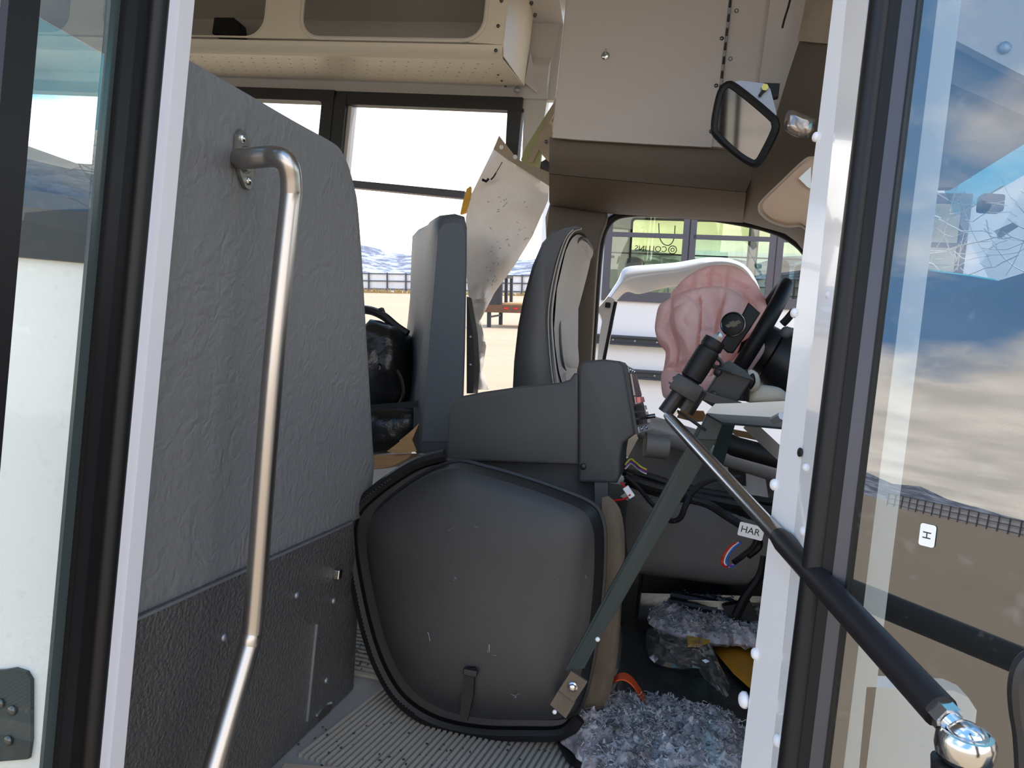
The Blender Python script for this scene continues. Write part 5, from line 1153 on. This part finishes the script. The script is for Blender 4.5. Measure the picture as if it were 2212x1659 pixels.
# ================================================================== FOOTWELL CLUTTER
t = tag(inflate(crom([PZ(x, y, .015) for x, y in ((1330, 1560), (1335, 1470), (1345, 1380), (1348, 1275), (1450, 1262), (1560, 1264), (1690, 1285), (1720, 1420), (1720, 1560), (1640, 1640), (1500, 1600), (1400, 1570))], 3, True), (0, 0, 1), .02, .004, 18, 3, .02, 14).build('rubber_mat', 'dark_mat', None, True), 'crumpled black rubber mat covering the driver footwell', 'mat')
def fibre(name, label, pxs, z, hgt, seed, nt_):
    random.seed(seed); pts = crom([PZ(x, y, z) for x, y in pxs], 6, True)
    pts = [p + V((random.uniform(-.006, .006), random.uniform(-.008, .008), 0)) for p in pts]
    tt = thing(name, label, 'insulation', sum(pts, V()) / len(pts) - V((0, 0, .0)), 'torn fibre insulation mats')
    def nf(q, r): return (.022 * noise.noise(q * 40) + .012 * noise.noise(q * 90)) * (1 - r ** 5)
    mb_ = inflate(pts, (0, 0, 1), hgt, .012, 34, 3, 0, 8, None, seed, nf); mb_.build('fibre_mat', 'insulation', tt, True)
    top_ = [v for v in mb_.v if v.z > z + .006]; b = MB()
    for k in range(nt_):
        p = random.choice(top_) + V((random.uniform(-.006, .006), random.uniform(-.006, .006), 0)); a = random.uniform(0, 6.28); l_ = random.uniform(.003, .009); d = V((math.cos(a), math.sin(a), random.uniform(-.1, .8))) * l_
        q_ = V((-math.sin(a), math.cos(a), random.uniform(-.5, .5))) * random.uniform(.0008, .003)
        b.add([p - q_, p + q_, p + d + q_ * .4 + V((0, 0, .001)), p + d - q_ * .6], [(0, 1, 2, 3)])
    o_ = b.build('fibre_tufts', 'insulation', tt); o_['kind'] = 'stuff'
    b = MB()
    for k in range(nt_ // 45):
        p = random.choice(top_) + V((0, 0, .003)); pts2 = [p]
        for j in range(4): pts2.append(pts2[-1] + V((random.uniform(-.009, .009), random.uniform(-.009, .009), random.uniform(-.001, .004))))
        b.tube(crom(pts2, 3), .0006, 4)
    o_ = b.build('pale_threads', 'seat_light', tt); o_['kind'] = 'stuff'
fibre('fibre_insulation', 'large torn grey fibre insulation mat on the near floor', [(1206, 1588), (1228, 1548), (1275, 1522), (1340, 1514), (1420, 1520), (1500, 1538), (1580, 1562), (1625, 1610), (1630, 1700), (1500, 1760), (1380, 1740), (1300, 1690), (1245, 1640)], .022, .035, 5, 6500)
fibre('fibre_insulation', 'smaller torn grey fibre insulation piece under the dashboard', [(1402, 1345), (1420, 1318), (1470, 1298), (1540, 1300), (1620, 1318), (1690, 1345), (1680, 1392), (1600, 1392), (1520, 1386), (1440, 1368)], .10, .03, 9, 3000)
MB_ = MB(); 
lw = [PZ(x, y, .0125) for x, y in ((1204, 1592), (1240, 1640), (1300, 1692), (1380, 1742), (1378, 1748), (1290, 1700), (1225, 1645), (1200, 1600))]
tag(MB().prism(lw, (0, 0, .006)).build('backing_sheet', 'rubber'), 'black backing sheet edge under the near insulation mat', 'sheet')
# boxes under the small mat
tag(inflate(crom([PZ(x, y, .03) for x, y in ((1410, 1420), (1420, 1370), (1500, 1350), (1690, 1370), (1690, 1420), (1560, 1430))], 3, True), (0, 0, 1), .066, .01, 8, 3, .006, 20).build('carpet_pad', 'dark_mat', None, True), 'dark carpet pad under the smaller insulation piece', 'pad')
tag(grid('white_sheet', lambda u, v: PZ(1485 + 215 * u, 1296 + 8 * u + 34 * v * (u + .15), .150 + .02 * math.sin(u * 6) - .02 * v), 14, 5, 'ivory', None, (0, 0, -.002)), 'pale plastic sheet behind the smaller insulation piece', 'sheet')
ys = [(1536, 1398), (1600, 1392), (1690, 1388), (1690, 1520), (1628, 1494), (1585, 1456)]
tag(inflate([PZ(x, y, .06) for x, y in ys], (0, 0, 1), .012, .003, 6, 2.5, .006, 20).build('yellow_sheet', 'yellow_sheet', None, True), 'mustard yellow sheet lying in the footwell', 'sheet')
# zip bag
random.seed(4)
bgp = [(1400, 1358), (1450, 1372), (1517, 1366), (1536, 1394), (1556, 1438), (1576, 1478), (1569, 1506), (1540, 1470), (1514, 1444), (1450, 1443), (1402, 1420)]
t = thing('plastic_bag', 'clear plastic zip bag lying on the footwell mat', 'bag', PZ(1480, 1420, .09))
bp_ = crom([PZ(x, y, .095) for x, y in bgp], 3, True)
mb_ = inflate(bp_, (0, -.2, 1), .014, .012, 10, 2, .012, 45, PZ(1490, 1415, .095)); mb_.build('film', 'plastic_clear', t, False)
MB().tube([PZ(1400, 1372, .10), PZ(1450, 1392, .108), PZ(1480, 1404, .112)], .0022, 5).build('zip_strip', 'plastic_clear', t, True)
MB().prism([PZ(x, y, .100) for x, y in ((1482, 1372), (1500, 1370), (1522, 1362), (1534, 1388), (1510, 1398), (1486, 1398))], (0, 0, .006)).build('yellow_content', 'foam_yellow', t)
# orange strap
op = crom([PZ(1318, 1482, .05), PZ(1330, 1467, .085), PZ(1348, 1463, .09), PZ(1366, 1474, .08), PZ(1384, 1500, .06), PZ(1402, 1530, .035)], 6)
vv = []; ff = []
for i, p in enumerate(op):
    vv += [p + V((0, -.018, 0)), p + V((0, .018, 0)), p + V((0, .018, .003)), p + V((0, -.018, .003))]
    if i:
        k = 4 * i
        for j in range(4): ff.append((k - 4 + j, k - 4 + (j + 1) % 4, k + (j + 1) % 4, k + j))
tag(mk('orange_strap', vv, ff, 'orange', None, True), 'orange plastic strap looping out of the footwell', 'strap')
t = thing('pedal_bracket', 'dark pedal bracket tubing at the far footwell', 'pedal', PY(1600, 1290, 2.0))
MB().tube(crom([PY(x, y, 1.98) for x, y in ((1650, 1200), (1640, 1245), (1610, 1290), (1590, 1330))], 5), .012, 8).build('arm', 'rubber', t, True)
MB().prism([PY(x, y, 1.98) for x, y in ((1560, 1310), (1620, 1300), (1640, 1340), (1580, 1345))], (0, .03, 0)).build('pedal_pad', 'rubber', t)
MB().tube([PY(1450, 1285, 2.05), PY(1550, 1305, 2.02)], .012, 8).build('cross_bar', 'black_plastic', t, True); MB().tube([PY(1450, 1300, 2.03), PY(1550, 1318, 2.0)], .010, 8).build('cross_bar', 'black_plastic', t, True)
# floor debris
random.seed(21); b = MB()
for k in range(80):
    x, y = random.choice([(random.uniform(640, 900), random.uniform(1560, 1655)), (random.uniform(770, 830), random.uniform(1380, 1450)), (random.uniform(900, 1200), random.uniform(1595, 1655))])
    p = PZ(x, y, .007); r = random.uniform(.001, .003); b.box(p, (r * 1.6, r, r * .8), Matrix.Rotation(random.uniform(0, 3), 3, 'Z'))
tag(b.build('floor_debris', 'dark_mat'), 'small dark crumbs scattered on the ribbed floor', 'debris', kind='stuff')
t = thing('broken_clip', 'broken black plastic clip at the foot of the barrier', 'clip', PZ(690, 1555, 0))
MB().prism([PZ(x, y, .004) for x, y in ((678, 1552), (700, 1520), (718, 1512), (722, 1524), (712, 1538), (688, 1560))], (0, 0, .018)).build('clip_body', 'dark_mat', t)
MB().tube(crom([PZ(x, y, .024) for x, y in ((684, 1545), (700, 1524), (716, 1518))], 4), .003, 6).build('clip_wire', 'galvanised', t, True)
sb = PZ(672, 1672, .006); tag(MB().box(sb, (.10, .035, .012), Matrix.Rotation(.25, 3, 'Z'), .002).build('step_edging', 'tan_edge'), 'pale ribbed step edging at the bottom of the view', 'edging')
